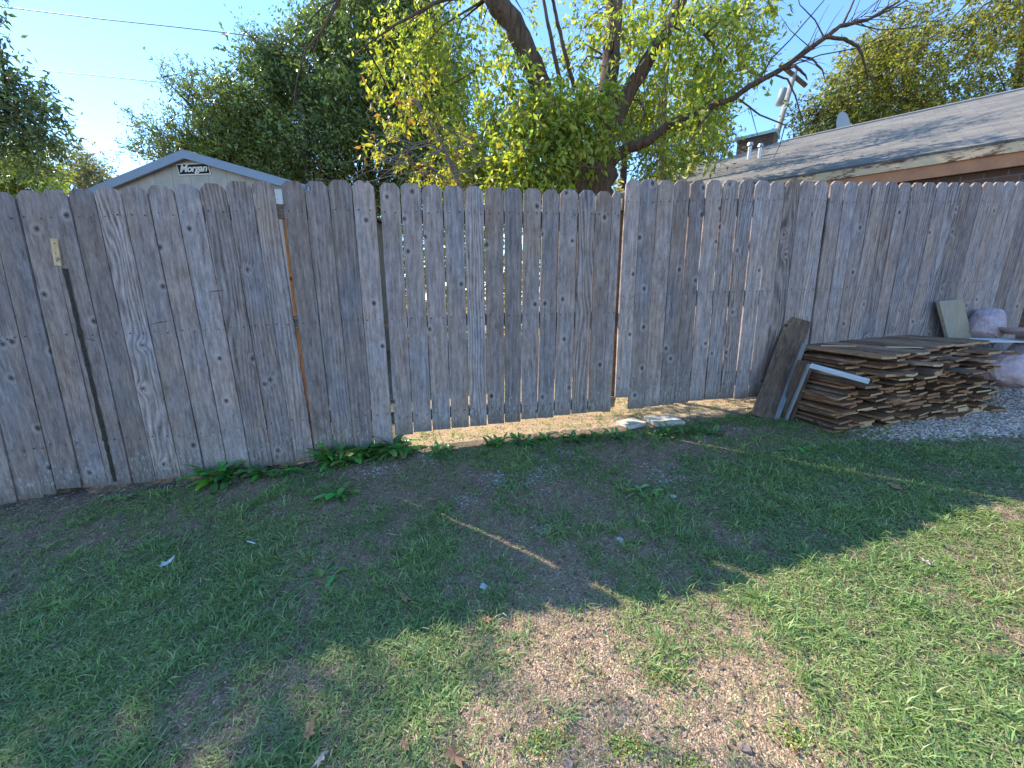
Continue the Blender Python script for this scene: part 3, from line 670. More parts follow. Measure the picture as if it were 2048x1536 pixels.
for k in range(30):
    mb = plank_mesh(random.uniform(.60, .74), random.choice((.135, .135, .14, .09, .12, .145)), random.uniform(.012, .019), 1, k % 4 == 0, random.uniform(-.004, .006))
    me = mb.mesh('plank'); me.materials.append(M['pileA' if k % 3 else 'pileB']); me.materials.append(M[random.choice(['endA', 'endB', 'endB', 'endB', 'endB', 'endA', 'endC'])]); protos.append(me)
thick = []
for k in range(4):
    mb = plank_mesh(random.uniform(.6, .66), .09, .036, 1); me = mb.mesh('plank'); me.materials.append(M['pileB']); me.materials.append(M[('endC', 'endA')[k % 2]]); thick.append(me)
layers = 22; zacc = 0.
PX0, PX1 = 2.41, 3.9
cols = [PX0]; 
def front(X): return 2.80 + .185 * (X - 2.4)
count = 0
ORD = ['', 'first', 'second', 'third', 'fourth', 'fifth', 'sixth', 'seventh', 'eighth', 'ninth', 'tenth', 'eleventh', 'twelfth', 'thirteenth', 'fourteenth', 'fifteenth', 'sixteenth', 'seventeenth', 'eighteenth', 'nineteenth', 'twentieth', 'twenty-first', 'twenty-second', 'twenty-third']
colh = {}
for li in range(layers):
    t = li / (layers - 1); x = PX0 + random.uniform(-.02, .03) + (.06 + .22 * max(0, (t - .55)) if t > .55 else .0) ; xe = PX1 + random.uniform(-.15, .1) + .1 * t
    nth = 0
    while x < xe:
        me = random.choice(thick) if (li in (0, 1, 17) and random.random() < .4) else random.choice(protos)
        wd = me.vertices[5].co.x * 2 if False else max(abs(v.co.x) for v in me.vertices) * 2
        th = max(v.co.z for v in me.vertices[:4]) * 2; Lb = .67
        ov = random.gauss(0, .03) - (.16 if t > .72 and random.random() < .35 else 0) + .07 * math.sin(li * 1.3 + x * 3) * .6
        if li == 0: ov -= .02
        cx = x + wd / 2; fy = front(cx) + ov + .15 * t
        key = round(cx / .14); top = colh.get(key, 0.)
        xz = float(ground_z(cx, fy + .1)) + .015 + li * .0232
        if random.random() > .04:
            o = bpy.data.objects.new('plank', me); COL.objects.link(o)
            o.location = (cx, fy + Lb / 2, xz + random.uniform(-.002, .002) - .012 * max(0, (cx - 3.4)) * t)
            o.scale = (1, .96 + .12 * t, 1)
            o.rotation_euler = (R(random.uniform(-1.3, 1.3)), R(random.uniform(-7, -1)), FA + R(random.gauss(4, 3.5)))
            nth += 1; tag(o, ORD[nth] + ' board from the left in the ' + ORD[li + 1] + ' layer up of the lumber pile', 'board', 'boards stacked in the lumber pile'); count += 1
        x += wd + random.uniform(.002, .022)
print('pile boards', count)
def free_plank(name, p0, p1, wd, th, mat, label, roll=0., ends=None, cat='board', thick_dir=None):
    """plank from p0 to p1 (centre line); its broad face turned towards thick_dir"""
    p0, p1 = Vector(p0), Vector(p1); zax = (p1 - p0); L = zax.length; zax.normalize()
    nrm = Vector(thick_dir or (0, -1, 0)); xax = nrm.cross(zax).normalized() * -1; yax = zax.cross(xax)
    b = MB(); nseg = 5; hx, hy = wd / 2, th / 2
    for k in range(nseg + 1):
        z = -L / 2 + L * k / nseg; e1, e2 = random.uniform(-.0015, .0015), random.uniform(-.0015, .0015)
        tz = random.uniform(-.004, .004) if k in (0, nseg) else 0
        b.v += [(-hx + e1, -hy, z + tz), (hx + e2, -hy, z - tz), (hx + e2, hy, z - tz), (-hx + e1, hy, z + tz)]
    for k in range(nseg):
        for i in range(4): j = (i + 1) % 4; b.f.append((k * 4 + i, k * 4 + j, k * 4 + 4 + j, k * 4 + 4 + i)); b.m.append(0)
    b.f.append((3, 2, 1, 0)); o_ = nseg * 4; b.f.append((o_, o_ + 1, o_ + 2, o_ + 3)); b.m += [1, 1] if ends else [0, 0]
    o = b.build(name, [mat] + ([ends] if ends else []))
    Mx = Matrix((xax, yax, zax)).transposed().to_4x4(); Mx.translation = (p0 + p1) / 2
    o.matrix_world = Mx; return tag(o, label, cat)
def pv(px, py, d): # photo point at distance d in front of the fence face
    r = ray(px, py); t = (3.0 - d * FC) / (r[1] - .2 * r[0]); return np.array([0, 0, CAMH]) + r * t
lp = gp(1527, 836); lt = pv(1598, 638, .03)
free_plank('leaning_board', lp, lt, .195, .02, M['darkboard'], 'wide dark brown board leaning on the right gate at the left end of the pile', cat='board', ends=M['endB'], thick_dir=(-.35, -1, .3))
free_plank('leaning_board', np.array(gp(1541, 838)) + [.02, .02, 0], pv(1604, 660, .05), .05, .02, M['darkboard'], 'narrow dark board leaning directly behind the wide dark one', thick_dir=(-.9, -.5, .2))
free_plank('grey_strip', gp(1552, 839), pv(1608, 688, .2), .036, .02, M['greytrim'], 'narrow pale grey strip leaning against the pile between two brown boards', cat='strip', thick_dir=(-.2, -1, .3))
free_plank('leaning_board', np.array(gp(1574, 838)) + [.0, .015, 0], pv(1612, 722, .33), .11, .018, M['darkboard'], 'short brown board with a peeling pale patch leaning on the pile end', thick_dir=(-.75, -.8, .2))
free_plank('grey_strip', np.array(gp(1570, 839)) + [.0, -.01, 0], pv(1618, 728, .36), .018, .03, M['greytrim'], 'thin pale edge strip on the right side of the short leaning board', cat='strip', thick_dir=(-.2, -1, .2))
wa = pv(1621, 731, .52); wb = pv(1738, 763, .80)
free_plank('white_trim', wa, wb, .034, .026, M['white'], 'white painted trim strip lying across the left end of the pile', cat='trim', thick_dir=(0, -.35, 1))
b = MB(); Q = [(1878, 602), (1925, 598), (1952, 700), (1903, 700)]; F_ = [pv(x, y, .07 + .0006 * (y - 600)) for x, y in Q]; o_ = F_[3].copy(); nb = np.array([.2, -1, .1]) / 1.03 * .028
b.v = [tuple(p_ - o_) for p_ in F_] + [tuple(p_ - o_ - nb) for p_ in F_]; b.f = [(3, 2, 1, 0), (4, 5, 6, 7), (0, 1, 5, 4), (1, 2, 6, 5), (2, 3, 7, 6), (3, 0, 4, 7)]; b.m = [0] * 6
tag(b.build('pale_board', M['pale'], None, tuple(o_)), 'pale tan board end standing up between the pile and the sacks', 'board')
free_plank('pale_board', gp(1968, 812) + [0, .06, .05], gp(1962, 812) + [-.03, .1, .2], .08, .02, M['pale'], 'pale grey scrap board standing at the foot of the pile by the round sack', thick_dir=(-.5, -1, .1))
free_plank('blue_plank', pv(1958, 680, .42), pv(2075, 682, .30), .12, .016, M['white'], 'pale blue painted plank sticking out of the right end of the pile toward the sacks', thick_dir=(0, -.1, 1))
ztop = float(ground_z(2.8, 3.2)) + .02 + layers * .0232
def topboard(x, y, L, wd, rz, dz, key, lab, end='endA', rx=0, ry=0):
    b = plank_mesh(L, wd, .017, 1, True); me = b.mesh('plank'); me.materials.append(M[key]); me.materials.append(M[end]); ry -= R(4)
    o = bpy.data.objects.new('plank', me); COL.objects.link(o); o.location = (x, y, ztop + dz + .05 * (x - 2.8)); o.rotation_euler = (rx, ry, rz)
    return tag(o, lab, 'board')
topboard(2.72, 3.19, .74, .15, .3, .012, 'pileA', 'reddish brown board on the pile top at its left end under a stick', rx=R(1), ry=R(3))
topboard(2.88, 3.24, .74, .145, .27, .014, 'pileA', 'second brown board from the left on top of the pile')
topboard(3.06, 3.26, .72, .14, .3, .012, 'pileB', 'greyish top board beside the second thin pale stick')
topboard(3.22, 3.33, .7, .14, .25, .02, 'pileA', 'dark board over the middle of the pile top', 'endB')
for i, xx in enumerate((3.36, 3.49, 3.62, 3.75, 3.88)):
    topboard(xx, 3.42 + .03 * i, .68, .14, .24 + .02 * i, .02 + .004 * (i % 2), 'pileA' if i % 2 else 'pileB', ['grey brown board on the pile top just right of the middle', 'brown top board one place left of the grey board before the pale one', 'grey board on the pile top directly in front of the pale standing board', 'brown board on the pile top toward the sacks', 'rightmost board on the pile top beside the upper sack'][i])
topboard(3.05, 3.02, .5, .14, .5, -.06, 'pileB', 'pale ended board sticking out below the pile top toward the lawn', 'endC', ry=R(4))
topboard(2.85, 2.98, .5, .13, .35, -.11, 'pileA', 'board with a pale cut end sticking out above the white trim strip', 'endC')
b = MB(); b.box((0, 0, 0), (.27, .012, .007)); tag(b.build('thin_stick', M['fresh'], None, (2.74, 3.22, ztop + .045), (0, 0, -.1)), 'thin pale lath stick on the leftmost top boards', 'stick')
b = MB(); b.box((0, 0, 0), (.3, .012, .007)); tag(b.build('thin_stick', M['fresh'], None, (3.12, 3.05, ztop + .055), (0, .02, .03)), 'thin pale lath stick along the middle front edge of the pile top', 'stick')

# ------------------------------------------------------------------ sacks and saucer
M['sack'] = plain('pinkish_woven_sack', (.42, .32, .34), .8, .2, 25, .004)
def sack(px, py, d, dims, label, rz=0, tilt=0, seed=0):
    c = pv(px, py, d); bm = bmesh.new(); bmesh.ops.create_icosphere(bm, subdivisions=5, radius=1); rr = random.Random(seed)
    ph = [rr.uniform(0, 6) for _ in range(6)]
    for v in bm.verts:
        p = v.co; a = math.atan2(p.y, p.x)
        w_ = 1 + .04 * math.sin(3 * a + ph[0]) * (1 - abs(p.z)) + .03 * math.sin(2 * p.z * 3 + ph[1] + a)
        pl = .02 * math.sin(34 * a + 7 * p.z + 3 * math.sin(2 * a + ph[2])) * (abs(p.x) ** 2 + .2) + .03 * math.sin(9 * p.z + 5 * a + ph[3])
        nz = mnoise.ridged_multi_fractal(Vector((p.x * 1.1, p.y * 2.6, p.z * 2.6)) + Vector((seed * 9, 0, 0)), .9, 2.1, 5, 1., 2.) if True else 0
        q = p.normalized() * (w_ + pl + .05 * (nz - 1.2))
        q = Vector([math.copysign(abs(k) ** .82, k) for k in q])
        if p.x < -.72: q.y *= 1 - (abs(p.x) - .72) * 1.8; q.z *= 1 - (abs(p.x) - .72) * 1.8; q.x -= (abs(p.x) - .72) * .5
        if p.z < -.6: q.z = -.6 - (abs(p.z) - .6) * .4
        v.co = Vector((q.x * dims[0], q.y * dims[1], q.z * dims[2]))
    for f in bm.faces: f.smooth = True
    me = bpy.data.meshes.new('sack'); bm.to_mesh(me); bm.free()
    return tag(link('sack', me, M['sack'], None, tuple(c), (0, tilt, rz)), label, 'sack')
sack(1998, 742, .6, (.23, .18, .16), 'pink grey filled sack at ground level beside the right end of the pile', .35, .25, 1)
sack(2075, 725, .38, (.28, .2, .2), 'pinkish sack cut by the right edge, under the round saucer', .1, 0, 2)
sack(1972, 655, .12, (.17, .12, .19), 'upper pinkish sack leaning on the fence behind the pale board', .5, .5, 3)
sc = pv(2062, 668, .38); b = MB(); n = 28; prof = [(.0, .0), (.15, .0), (.21, .03), (.225, .06), (.215, .062), (.195, .035), (.14, .015), (.0, .013)]
for r_, z in prof:
    for k in range(n): b.v.append((max(r_, .001) * math.cos(6.2832 * k / n), max(r_, .001) * math.sin(6.2832 * k / n), z))
for i in range(len(prof) - 1):
    for k in range(n): j = (k + 1) % n; b.f.append((i * n + k, i * n + j, (i + 1) * n + j, (i + 1) * n + k)); b.m.append(0)
M['terra'] = plain('faded_terracotta', (.36, .25, .22), .8, .15, 15)
tag(b.build('plant_saucer', M['terra'], None, tuple(sc - [0, 0, .01]), (0, .03, 0), True), 'round faded terracotta saucer resting on the sacks at the right edge', 'saucer')

# ------------------------------------------------------------------ shed with the sign
SHY = 6.4
pk = at(368, 300, SHY)
SA = R(-6.)                                        # turn of the gable wall
su = np.array([math.cos(SA), math.sin(SA), 0]); sn = np.array([-math.sin(SA), math.cos(SA), 0])
def shp(px, py, d=0.):                             # photo point on the gable plane, in shed coordinates
    r = ray(px, py); o = np.array([0, 0, CAMH]); t = ((pk + sn * d - o) @ sn) / (r @ sn); p = o + r * t - pk; return p @ su, p[2]
M['siding'] = None
m, n, p = newmat('beige_panel_siding'); tc = N(n, 'ShaderNodeTexCoord'); sp = N(n, 'ShaderNodeSeparateXYZ'); n.links.new(tc.outputs['Object'], sp.inputs[0])
fr = MATH(n, 'FRACT', MATH(n, 'MULTIPLY', MATH(n, 'ADD', sp.outputs[0], 20.02), 3.3)); gv = MATH(n, 'GREATER_THAN', fr, .96)
ns = NOISE(n, tc.outputs['Object'], 5, 6, .7); c = RAMP(n, ns, [(.3, (.29, .27, .24)), (.7, (.4, .37, .33))])
c = MIX(n, MATH(n, 'MULTIPLY', gv, .45), c, (.1, .09, .08)); n.links.new(c, p.inputs['Base Color']); p.inputs['Roughness'].default_value = .8; BUMP(n, p, MATH(n, 'SUBTRACT', ns, gv), .4, .01)
M['siding'] = m; M['fascia_blue'] = plain('blue_grey_trim_paint', (.2, .25, .33), .5, .08, 4); M['roofing'] = plain('grey_shingle', (.22, .22, .22), .9, .3, 40, .01)
shed = empty('shed', (pk[0], pk[1], float(ground_z(pk[0], pk[1]))), SA, 'beige garden shed with blue grey gable trim behind the left fence', 'shed')
zp = pk[2] - shed.location.z                        # height of the peak
hl = shp(170, 380); hr = shp(572, 360); print('shed slopes', hl, hr)
sl = (abs(hl[1] / hl[0]) + abs(hr[1] / hr[0])) / 2; HWD = 1.95; ov = .12; DEP = 3.6
ez = zp - HWD * sl
b = MB(); wx = HWD - .15; wz = zp - .07 - wx * sl
b.v = [(-wx, 0, 0), (wx, 0, 0), (wx, 0, wz), (0, 0, zp - .07), (-wx, 0, wz), (-wx, DEP, 0), (wx, DEP, 0), (wx, DEP, wz), (0, DEP, zp - .07), (-wx, DEP, wz)]
b.f = [(0, 1, 2, 3, 4), (9, 8, 7, 6, 5), (1, 6, 7, 2), (5, 0, 4, 9)]; b.m = [0] * 4; b.build('wall', M['siding'], shed, (0, .06, 0))
for sgn in (-1, 1):
    b = MB(); th = .12
    for yy in (0, .03): b.v += [(0, yy, zp), (sgn * HWD, yy, ez), (sgn * HWD, yy, ez - th), (0, yy, zp - th)]
    b.f = [(0, 1, 2, 3), (7, 6, 5, 4), (0, 4, 5, 1), (2, 6, 7, 3), (1, 5, 6, 2)]; b.m = [0] * 5; b.build('gable_trim', M['fascia_blue'], shed, (0, -.03, 0))
b = MB(); b.v = []
for yy in (.003, DEP + .1): b.v += [(-HWD, yy, ez), (0, yy, zp), (HWD, yy, ez), (HWD, yy, ez - .04), (0, yy, zp - .04), (-HWD, yy, ez - .04)]
b.f = [(0, 1, 7, 6), (1, 2, 8, 7), (3, 4, 10, 9), (4, 5, 11, 10), (2, 3, 9, 8), (5, 0, 6, 11), (0, 5, 4, 1), (1, 4, 3, 2), (6, 7, 10, 11), (7, 8, 9, 10)]; b.m = [0] * 10
b.build('roof', M['roofing'], shed)
wx0, wz0 = shp(536, 380, .05); wx1, wz1 = shp(574, 414, .05)
b = MB(); b.box(((wx0 + wx1) / 2, .045, zp + (wz0 + wz1) / 2), (abs(wx1 - wx0), .04, abs(wz0 - wz1)))
wn_ = b.build('window', M['white'], shed)
b = MB()
for k in range(3): b.box(((wx0 + wx1) / 2, .018, zp + wz1 + (k + .7) * (wz0 - wz1) / 3.3), (abs(wx1 - wx0) - .03, .012, .05), rx=.3)
b.build('louver', M['white'], wn_)
# sign
s0 = shp(345, 325, -.02); s1 = shp(413, 346, -.02); sw = s1[0] - s0[0]; shh = s0[1] - s1[1]
M['black'] = plain('black_sign_enamel', (.008, .008, .012), .95, .1); M['cream'] = plain('cream_sign_paint', (.62, .58, .52), .5, .05)
spos = pk + su * (s0[0] + s1[0]) / 2 + np.array([0, 0, (s0[1] + s1[1]) / 2]) - sn * -.045
sign = empty('wall_sign', tuple(spos), SA, 'black wall sign with slanted cream lettering reading Morgan under the shed gable', 'sign')
def para(w_, h_, k, y0, y1):
    b = MB()
    for yy in (y0, y1): b.v += [(-w_ / 2 + k, yy, -h_ / 2), (w_ / 2 + k, yy, -h_ / 2), (w_ / 2 - k, yy, h_ / 2), (-w_ / 2 - k, yy, h_ / 2)]
    b.f = [(0, 1, 2, 3), (7, 6, 5, 4), (0, 4, 5, 1), (1, 5, 6, 2), (2, 6, 7, 3), (3, 7, 4, 0)]; b.m = [0] * 6; return b
para(sw, shh, .012, 0, .012).build('sign_border', M['cream'], sign); para(sw - .03, shh - .03, .011, -.003, -.0001).build('sign_plate', M['black'], sign)
def text_mesh(txt, size, shear, bold, ext):
    cu = bpy.data.curves.new('lettering', 'FONT'); cu.body = txt; cu.size = size; cu.shear = shear; cu.offset = bold; cu.extrude = ext
    cu.align_x = 'CENTER'; cu.align_y = 'CENTER'; cu.space_character = .93
    o = bpy.data.objects.new('lettering', cu); COL.objects.link(o); dg = bpy.context.evaluated_depsgraph_get(); dg.update()
    me = bpy.data.meshes.new_from_object(o.evaluated_get(dg)); COL.objects.unlink(o); bpy.data.objects.remove(o); return me
tm = text_mesh('Morgan', shh * .86, .32, .0035, .0015)
co = np.array([v.co[:] for v in tm.vertices]); k = (sw - .07) / (co[:, 0].max() - co[:, 0].min())
for v in tm.vertices: v.co.x *= k
tm.materials.clear(); lt_ = link('lettering', tm, M['cream'], sign, (0, -.006, .006), (R(90), 0, 0))

# ------------------------------------------------------------------ house with hip roof
HD = np.array([-.755, .655]); HN = np.array([.655, .755])    # along the eave (to the left), inward
HA = math.atan2(-HD[1], -HD[0])                    # house x axis runs right along the eave
E0 = np.array([4.3, 6.66]); EZ = 3.3; SL = .417; RUN = 4.7
hg = float(ground_z(5, 7)) - .2
house = empty('brick_house', (E0[0], E0[1], hg), HA, 'brick house with long grey hip roof and peeling cream fascia behind the right fence', 'house')
ez = EZ - hg; XL, XR = -5.4, 9.5
m, n, p = newmat('grey_asphalt_shingles'); tc = N(n, 'ShaderNodeTexCoord').outputs['Object']
bk = N(n, 'ShaderNodeTexBrick'); n.links.new(tc, bk.inputs['Vector']); bk.inputs['Scale'].default_value = 1; bk.inputs['Brick Width'].default_value = .3; bk.inputs['Row Height'].default_value = .135
bk.inputs['Mortar Size'].default_value = .004; bk.inputs['Color1'].default_value = (.145, .135, .12, 1); bk.inputs['Color2'].default_value = (.215, .2, .18, 1); bk.inputs['Mortar'].default_value = (.1, .1, .1, 1)
ns = NOISE(n, tc, 2.2, 5, .7); ns2 = NOISE(n, tc, 120, 2)
c = MIX(n, 1., bk.outputs['Color'], RAMP(n, ns, [(.3, (.8, .8, .82)), (.7, (1.2, 1.15, 1.05))]), 'MULTIPLY'); c = MIX(n, 1., c, RAMP(n, ns2, [(.3, (.8, .8, .8)), (.7, (1.2, 1.2, 1.2))]), 'MULTIPLY')
n.links.new(c, p.inputs['Base Color']); p.inputs['Roughness'].default_value = .95; sy = N(n, 'ShaderNodeSeparateXYZ'); n.links.new(tc, sy.inputs[0]); saw = MATH(n, 'FRACT', MATH(n, 'MULTIPLY', sy.outputs[1], -1 / .135))
BUMP(n, p, MATH(n, 'ADD', MATH(n, 'MULTIPLY', ns2, .3), saw), .9, .02); M['shingle'] = m
m, n, p = newmat('brown_brickwork'); tc = N(n, 'ShaderNodeTexCoord'); sp = N(n, 'ShaderNodeSeparateXYZ'); n.links.new(tc.outputs['Object'], sp.inputs[0])
bk = N(n, 'ShaderNodeTexBrick'); n.links.new(XYZ(n, MATH(n, 'ADD', sp.outputs[0], sp.outputs[1]), sp.outputs[2], 0), bk.inputs['Vector']); bk.inputs['Scale'].default_value = 1; bk.inputs['Brick Width'].default_value = .2; bk.inputs['Row Height'].default_value = .075
bk.inputs['Mortar Size'].default_value = .008; bk.inputs['Color1'].default_value = (.13, .065, .042, 1); bk.inputs['Color2'].default_value = (.08, .042, .03, 1); bk.inputs['Mortar'].default_value = (.13, .11, .1, 1)
n.links.new(bk.outputs['Color'], p.inputs['Base Color']); p.inputs['Roughness'].default_value = .9; BUMP(n, p, MATH(n, 'MULTIPLY', bk.outputs['Fac'], -1.), .6, .01); M['brickw'] = m
# fascia paint that flakes
m, n, p = newmat('peeling_cream_paint'); tc = N(n, 'ShaderNodeTexCoord').outputs['Object']
mp = N(n, 'ShaderNodeMapping'); mp.inputs['Scale'].default_value = (1.2, 1, 4); n.links.new(tc, mp.inputs[0]); f = NOISE(n, mp.outputs[0], 2.4, 8, .75)
c = RAMP(n, f, [(.42, (.09, .05, .035)), (.47, (.3, .2, .13)), (.49, (.5, .38, .24)), (.8, (.6, .47, .31))]); n.links.new(c, p.inputs['Base Color']); p.inputs['Roughness'].default_value = .8; BUMP(n, p, f, .3, .005); M['peel'] = m
M['brownpaint'] = plain('rust_brown_paint', (.4, .18, .09), .7, .2, 6); M['metal'] = plain('galvanised_metal', (.5, .5, .5), .45, .15, 10, metallic=.6)
rl, rr_ = XL + RUN, XR - RUN; rz = ez + RUN * SL; W2 = 2 * RUN
b = MB(); t_ = .03
b.v = [(XL, 0, ez), (XR, 0, ez), (XR, W2, ez), (XL, W2, ez), (rl, RUN, rz), (rr_, RUN, rz)]; b.v += [(x, y, z - t_) for x, y, z in b.v]
b.f = [(0, 1, 5, 4), (1, 2, 5), (2, 3, 4, 5), (3, 0, 4), (7, 6, 10, 11), (8, 7, 11), (9, 8, 11, 10), (6, 9, 10), (1, 0, 6, 7), (2, 1, 7, 8), (3, 2, 8, 9), (0, 3, 9, 6)]; b.m = [0] * 12
roof = b.build('roof', M['shingle'], house)
b = MB(); b.tube([(rl, RUN, rz + .005), (rr_, RUN, rz + .005)], .035, 6); b.tube([(XL, 0, ez), (rl, RUN, rz)], .03, 6); b.build('ridge_cap', M['roofing'], roof)
b = MB(); b.box(((XL + XR) / 2, .02, ez - .03 - .06), (XR - XL, .03, .12)); b.build('fascia', M['peel'], house)
b = MB(); b.box(((XL + XR) / 2, .06, ez - .035 - .17), (XR - XL - .1, .045, .2), ); b.build('soffit', M['brownpaint'], house)
b = MB(); b.box(((XL + XR) / 2, W2 / 2, (ez - .2) / 2), (XR - XL - 1, W2 - .3, ez - .2)); b.build('wall', M['brickw'], house)
# chimney and vents, behind the hip
def hloc(px, py, hy=None, hz=None):                 # photo point on the vertical plane at house y = hy, in house coordinates
    r = ray(px, py); o = np.array([0, 0, CAMH]); nn_ = np.array([HN[0], HN[1], 0]); c0 = np.array([E0[0], E0[1], 0]) + nn_ * hy
    t = ((c0 - o) @ nn_) / (r @ nn_); p_ = o + r * t; d_ = p_ - np.array([E0[0], E0[1], hg]); return (-(d_[0] * HD[0] + d_[1] * HD[1]), hy, d_[2])
c0 = hloc(1475, 282, 6.5); c1 = hloc(1540, 330, 6.5)
b = MB(); zt = c0[2]; b.box(((c0[0] + c1[0]) / 2, 6.8, zt - 1.5), (abs(c1[0] - c0[0]), .6, 3.0)); ch = b.build('chimney', M['brickw'], roof)
b = MB(); b.box(((c0[0] + c1[0]) / 2, 6.8, zt + .04), (abs(c1[0] - c0[0]) + .12, .72, .08)); b.build('chimney_cap', plain('teal_grey_cap', (.2, .33, .34), .6, .1), ch)
def roofpt(px, py):                                  # first hit with the front or hip slope
    r = ray(px, py); o = np.array([0, 0, CAMH])
    for k in range(4000):
        p_ = o + r * (4 + k * .005); d_ = p_ - np.array([E0[0], E0[1], hg]); hx = -(d_[0] * HD[0] + d_[1] * HD[1]); hy = d_[0] * HN[0] + d_[1] * HN[1]
        z = ez + SL * min(hy, RUN, hx - XL)
        if hy > 0 and hx > XL and d_[2] <= z: return hx, hy, z
    return None
for px, py, r_, h_ in ((1497, 318, .038, .26), (1518, 315, .034, .2)):
    q = roofpt(px, py)
    if q:
        b = MB(); b.tube([(q[0], q[1], q[2] - .1), (q[0], q[1], q[2] + h_)], r_, 10); b.tube([(q[0], q[1], q[2] + h_ + .01), (q[0], q[1], q[2] + h_ + .07)], [r_ * 1.8, r_ * 1.4], 10)
        b.build('vent_pipe', M['metal'], roof, smooth=False)
# satellite dish behind the ridge
q = hloc(1691, 262, 5.1); dish = empty('satellite_dish', tuple(np.array([E0[0], E0[1], hg]) + np.array([-HD[0] * q[0] + HN[0] * q[1], -HD[1] * q[0] + HN[1] * q[1], q[2] - .15])), 0, 'pale grey satellite dish standing behind the house ridge', 'satellite dish')
b = MB(); n_ = 24
for i in range(6):
    r_ = .31 * i / 5 + .002
    for k in range(n_): b.v.append((r_ * math.cos(6.2832 * k / n_), .5 * r_ * r_ * 1.2, r_ * math.sin(6.2832 * k / n_) * 1.05))
for i in range(5):
    for k in range(n_): j = (k + 1) % n_; b.f.append((i * n_ + k, i * n_ + j, (i + 1) * n_ + j, (i + 1) * n_ + k)); b.m.append(0)
b.build('reflector', plain('dish_grey', (.3, .3, .3), .5, .05), dish, (0, 0, .28), (R(-8), 0, R(25)), True)
b = MB(); b.tube([(0, .1, -.4), (0, .1, .25)], .02, 8); b.build('mast', M['metal'], dish)
# flood light on the wall
q = hloc(1935, 345, .45); fl_ = empty('wall_light', tuple(np.array([E0[0], E0[1], hg]) + np.array([-HD[0] * q[0] + HN[0] * q[1], -HD[1] * q[0] + HN[1] * q[1], q[2]])), HA, 'small white two headed security light on the brick wall under the eave', 'light')
b = MB(); b.box((0, -.02, -.02), (.1, .04, .1)); b.tube([(0, -.04, 0), (-.02, -.12, .03)], .012, 6); b.build('bracket', M['metal'], fl_)
b = MB(); b.tube([(-.0, -.08, .04), (.03, -.2, .09)], [.025, .05], 10); b.build('lamp_head', M['white'], fl_)
b = MB(); b.tube([(.03, -.08, -.02), (.1, -.18, -.01)], [.02, .045], 10); b.build('lamp_head', M['white'], fl_)

# ------------------------------------------------------------------ pole and wires
PY = 19.
pp = at(1588, 150, PY); pb = at(1548, 290, PY); d_ = (pp - pb); base = pb - d_ * 1.8
pole = empty('utility_pole', (base[0], base[1], float(ground_z(base[0], base[1]))), 0, 'leaning grey wooden utility pole with transformer beyond the house roof', 'utility pole')
off = np.array(pole.location)
M['polewood'] = barkmat('pole_wood', (.22, .2, .18), (.4, .37, .34))
b = MB(); b.tube([tuple(base - off), tuple(pp + d_ * .05 - off)], [.13, .1], 12); b.build('pole_shaft', M['polewood'], pole, smooth=True)
b = MB(); a0, a1 = at(1560, 128, PY) - off, at(1612, 172, PY) - off; b.tube([tuple(a0), tuple(a1)], .09, 6); b.build('crossarm', M['bark'], pole)
b = MB(); t0, t1 = at(1568, 176, PY - .4) - off, at(1558, 210, PY - .4) - off; b.tube([tuple(t0), tuple(t0 + (t1 - t0) * .08), tuple(t1)], [.08, .14, .14], 14); b.build('transformer', plain('transformer_grey', (.26, .28, .29), .6, .08), pole, smooth=True)
def wire(pts, Y, label, r_=.014):
    P = [at(x, y, Y) for x, y in pts]; b = MB(); o = np.array(P[0]); b.tube([tuple(p_ - o) for p_ in P], r_, 5)
    tag(b.build('power_line', M['wire'], None, tuple(o), smooth=True), label, 'power line')
M['wire'] = plain('grey_cable', (.13, .14, .16), .6, .05)
wire([(-200, -10), (40, 18), (200, 38), (350, 54), (490, 70), (640, 84), (800, 96)], 14, 'uppermost thin cable crossing the blue sky at the upper left')
wire([(-200, 115), (20, 135), (170, 149), (325, 165), (480, 180), (700, 198)], 14, 'middle thin cable below the uppermost one at the upper left', .011)
wire([(-100, 288), (100, 300), (260, 310), (420, 318), (560, 325)], 20, 'lowest faint cable just above the small round tree', .013)
b = MB(); q = at(1293, 312, 7.2); zz = float(ground_z(q[0], q[1])); b.tube([(0, 0, 0), (0, 0, q[2] - zz)], .018, 8)
tag(b.build('metal_post', M['metal'], None, (q[0], q[1], zz)), 'thin light metal post standing behind the right gate', 'post')

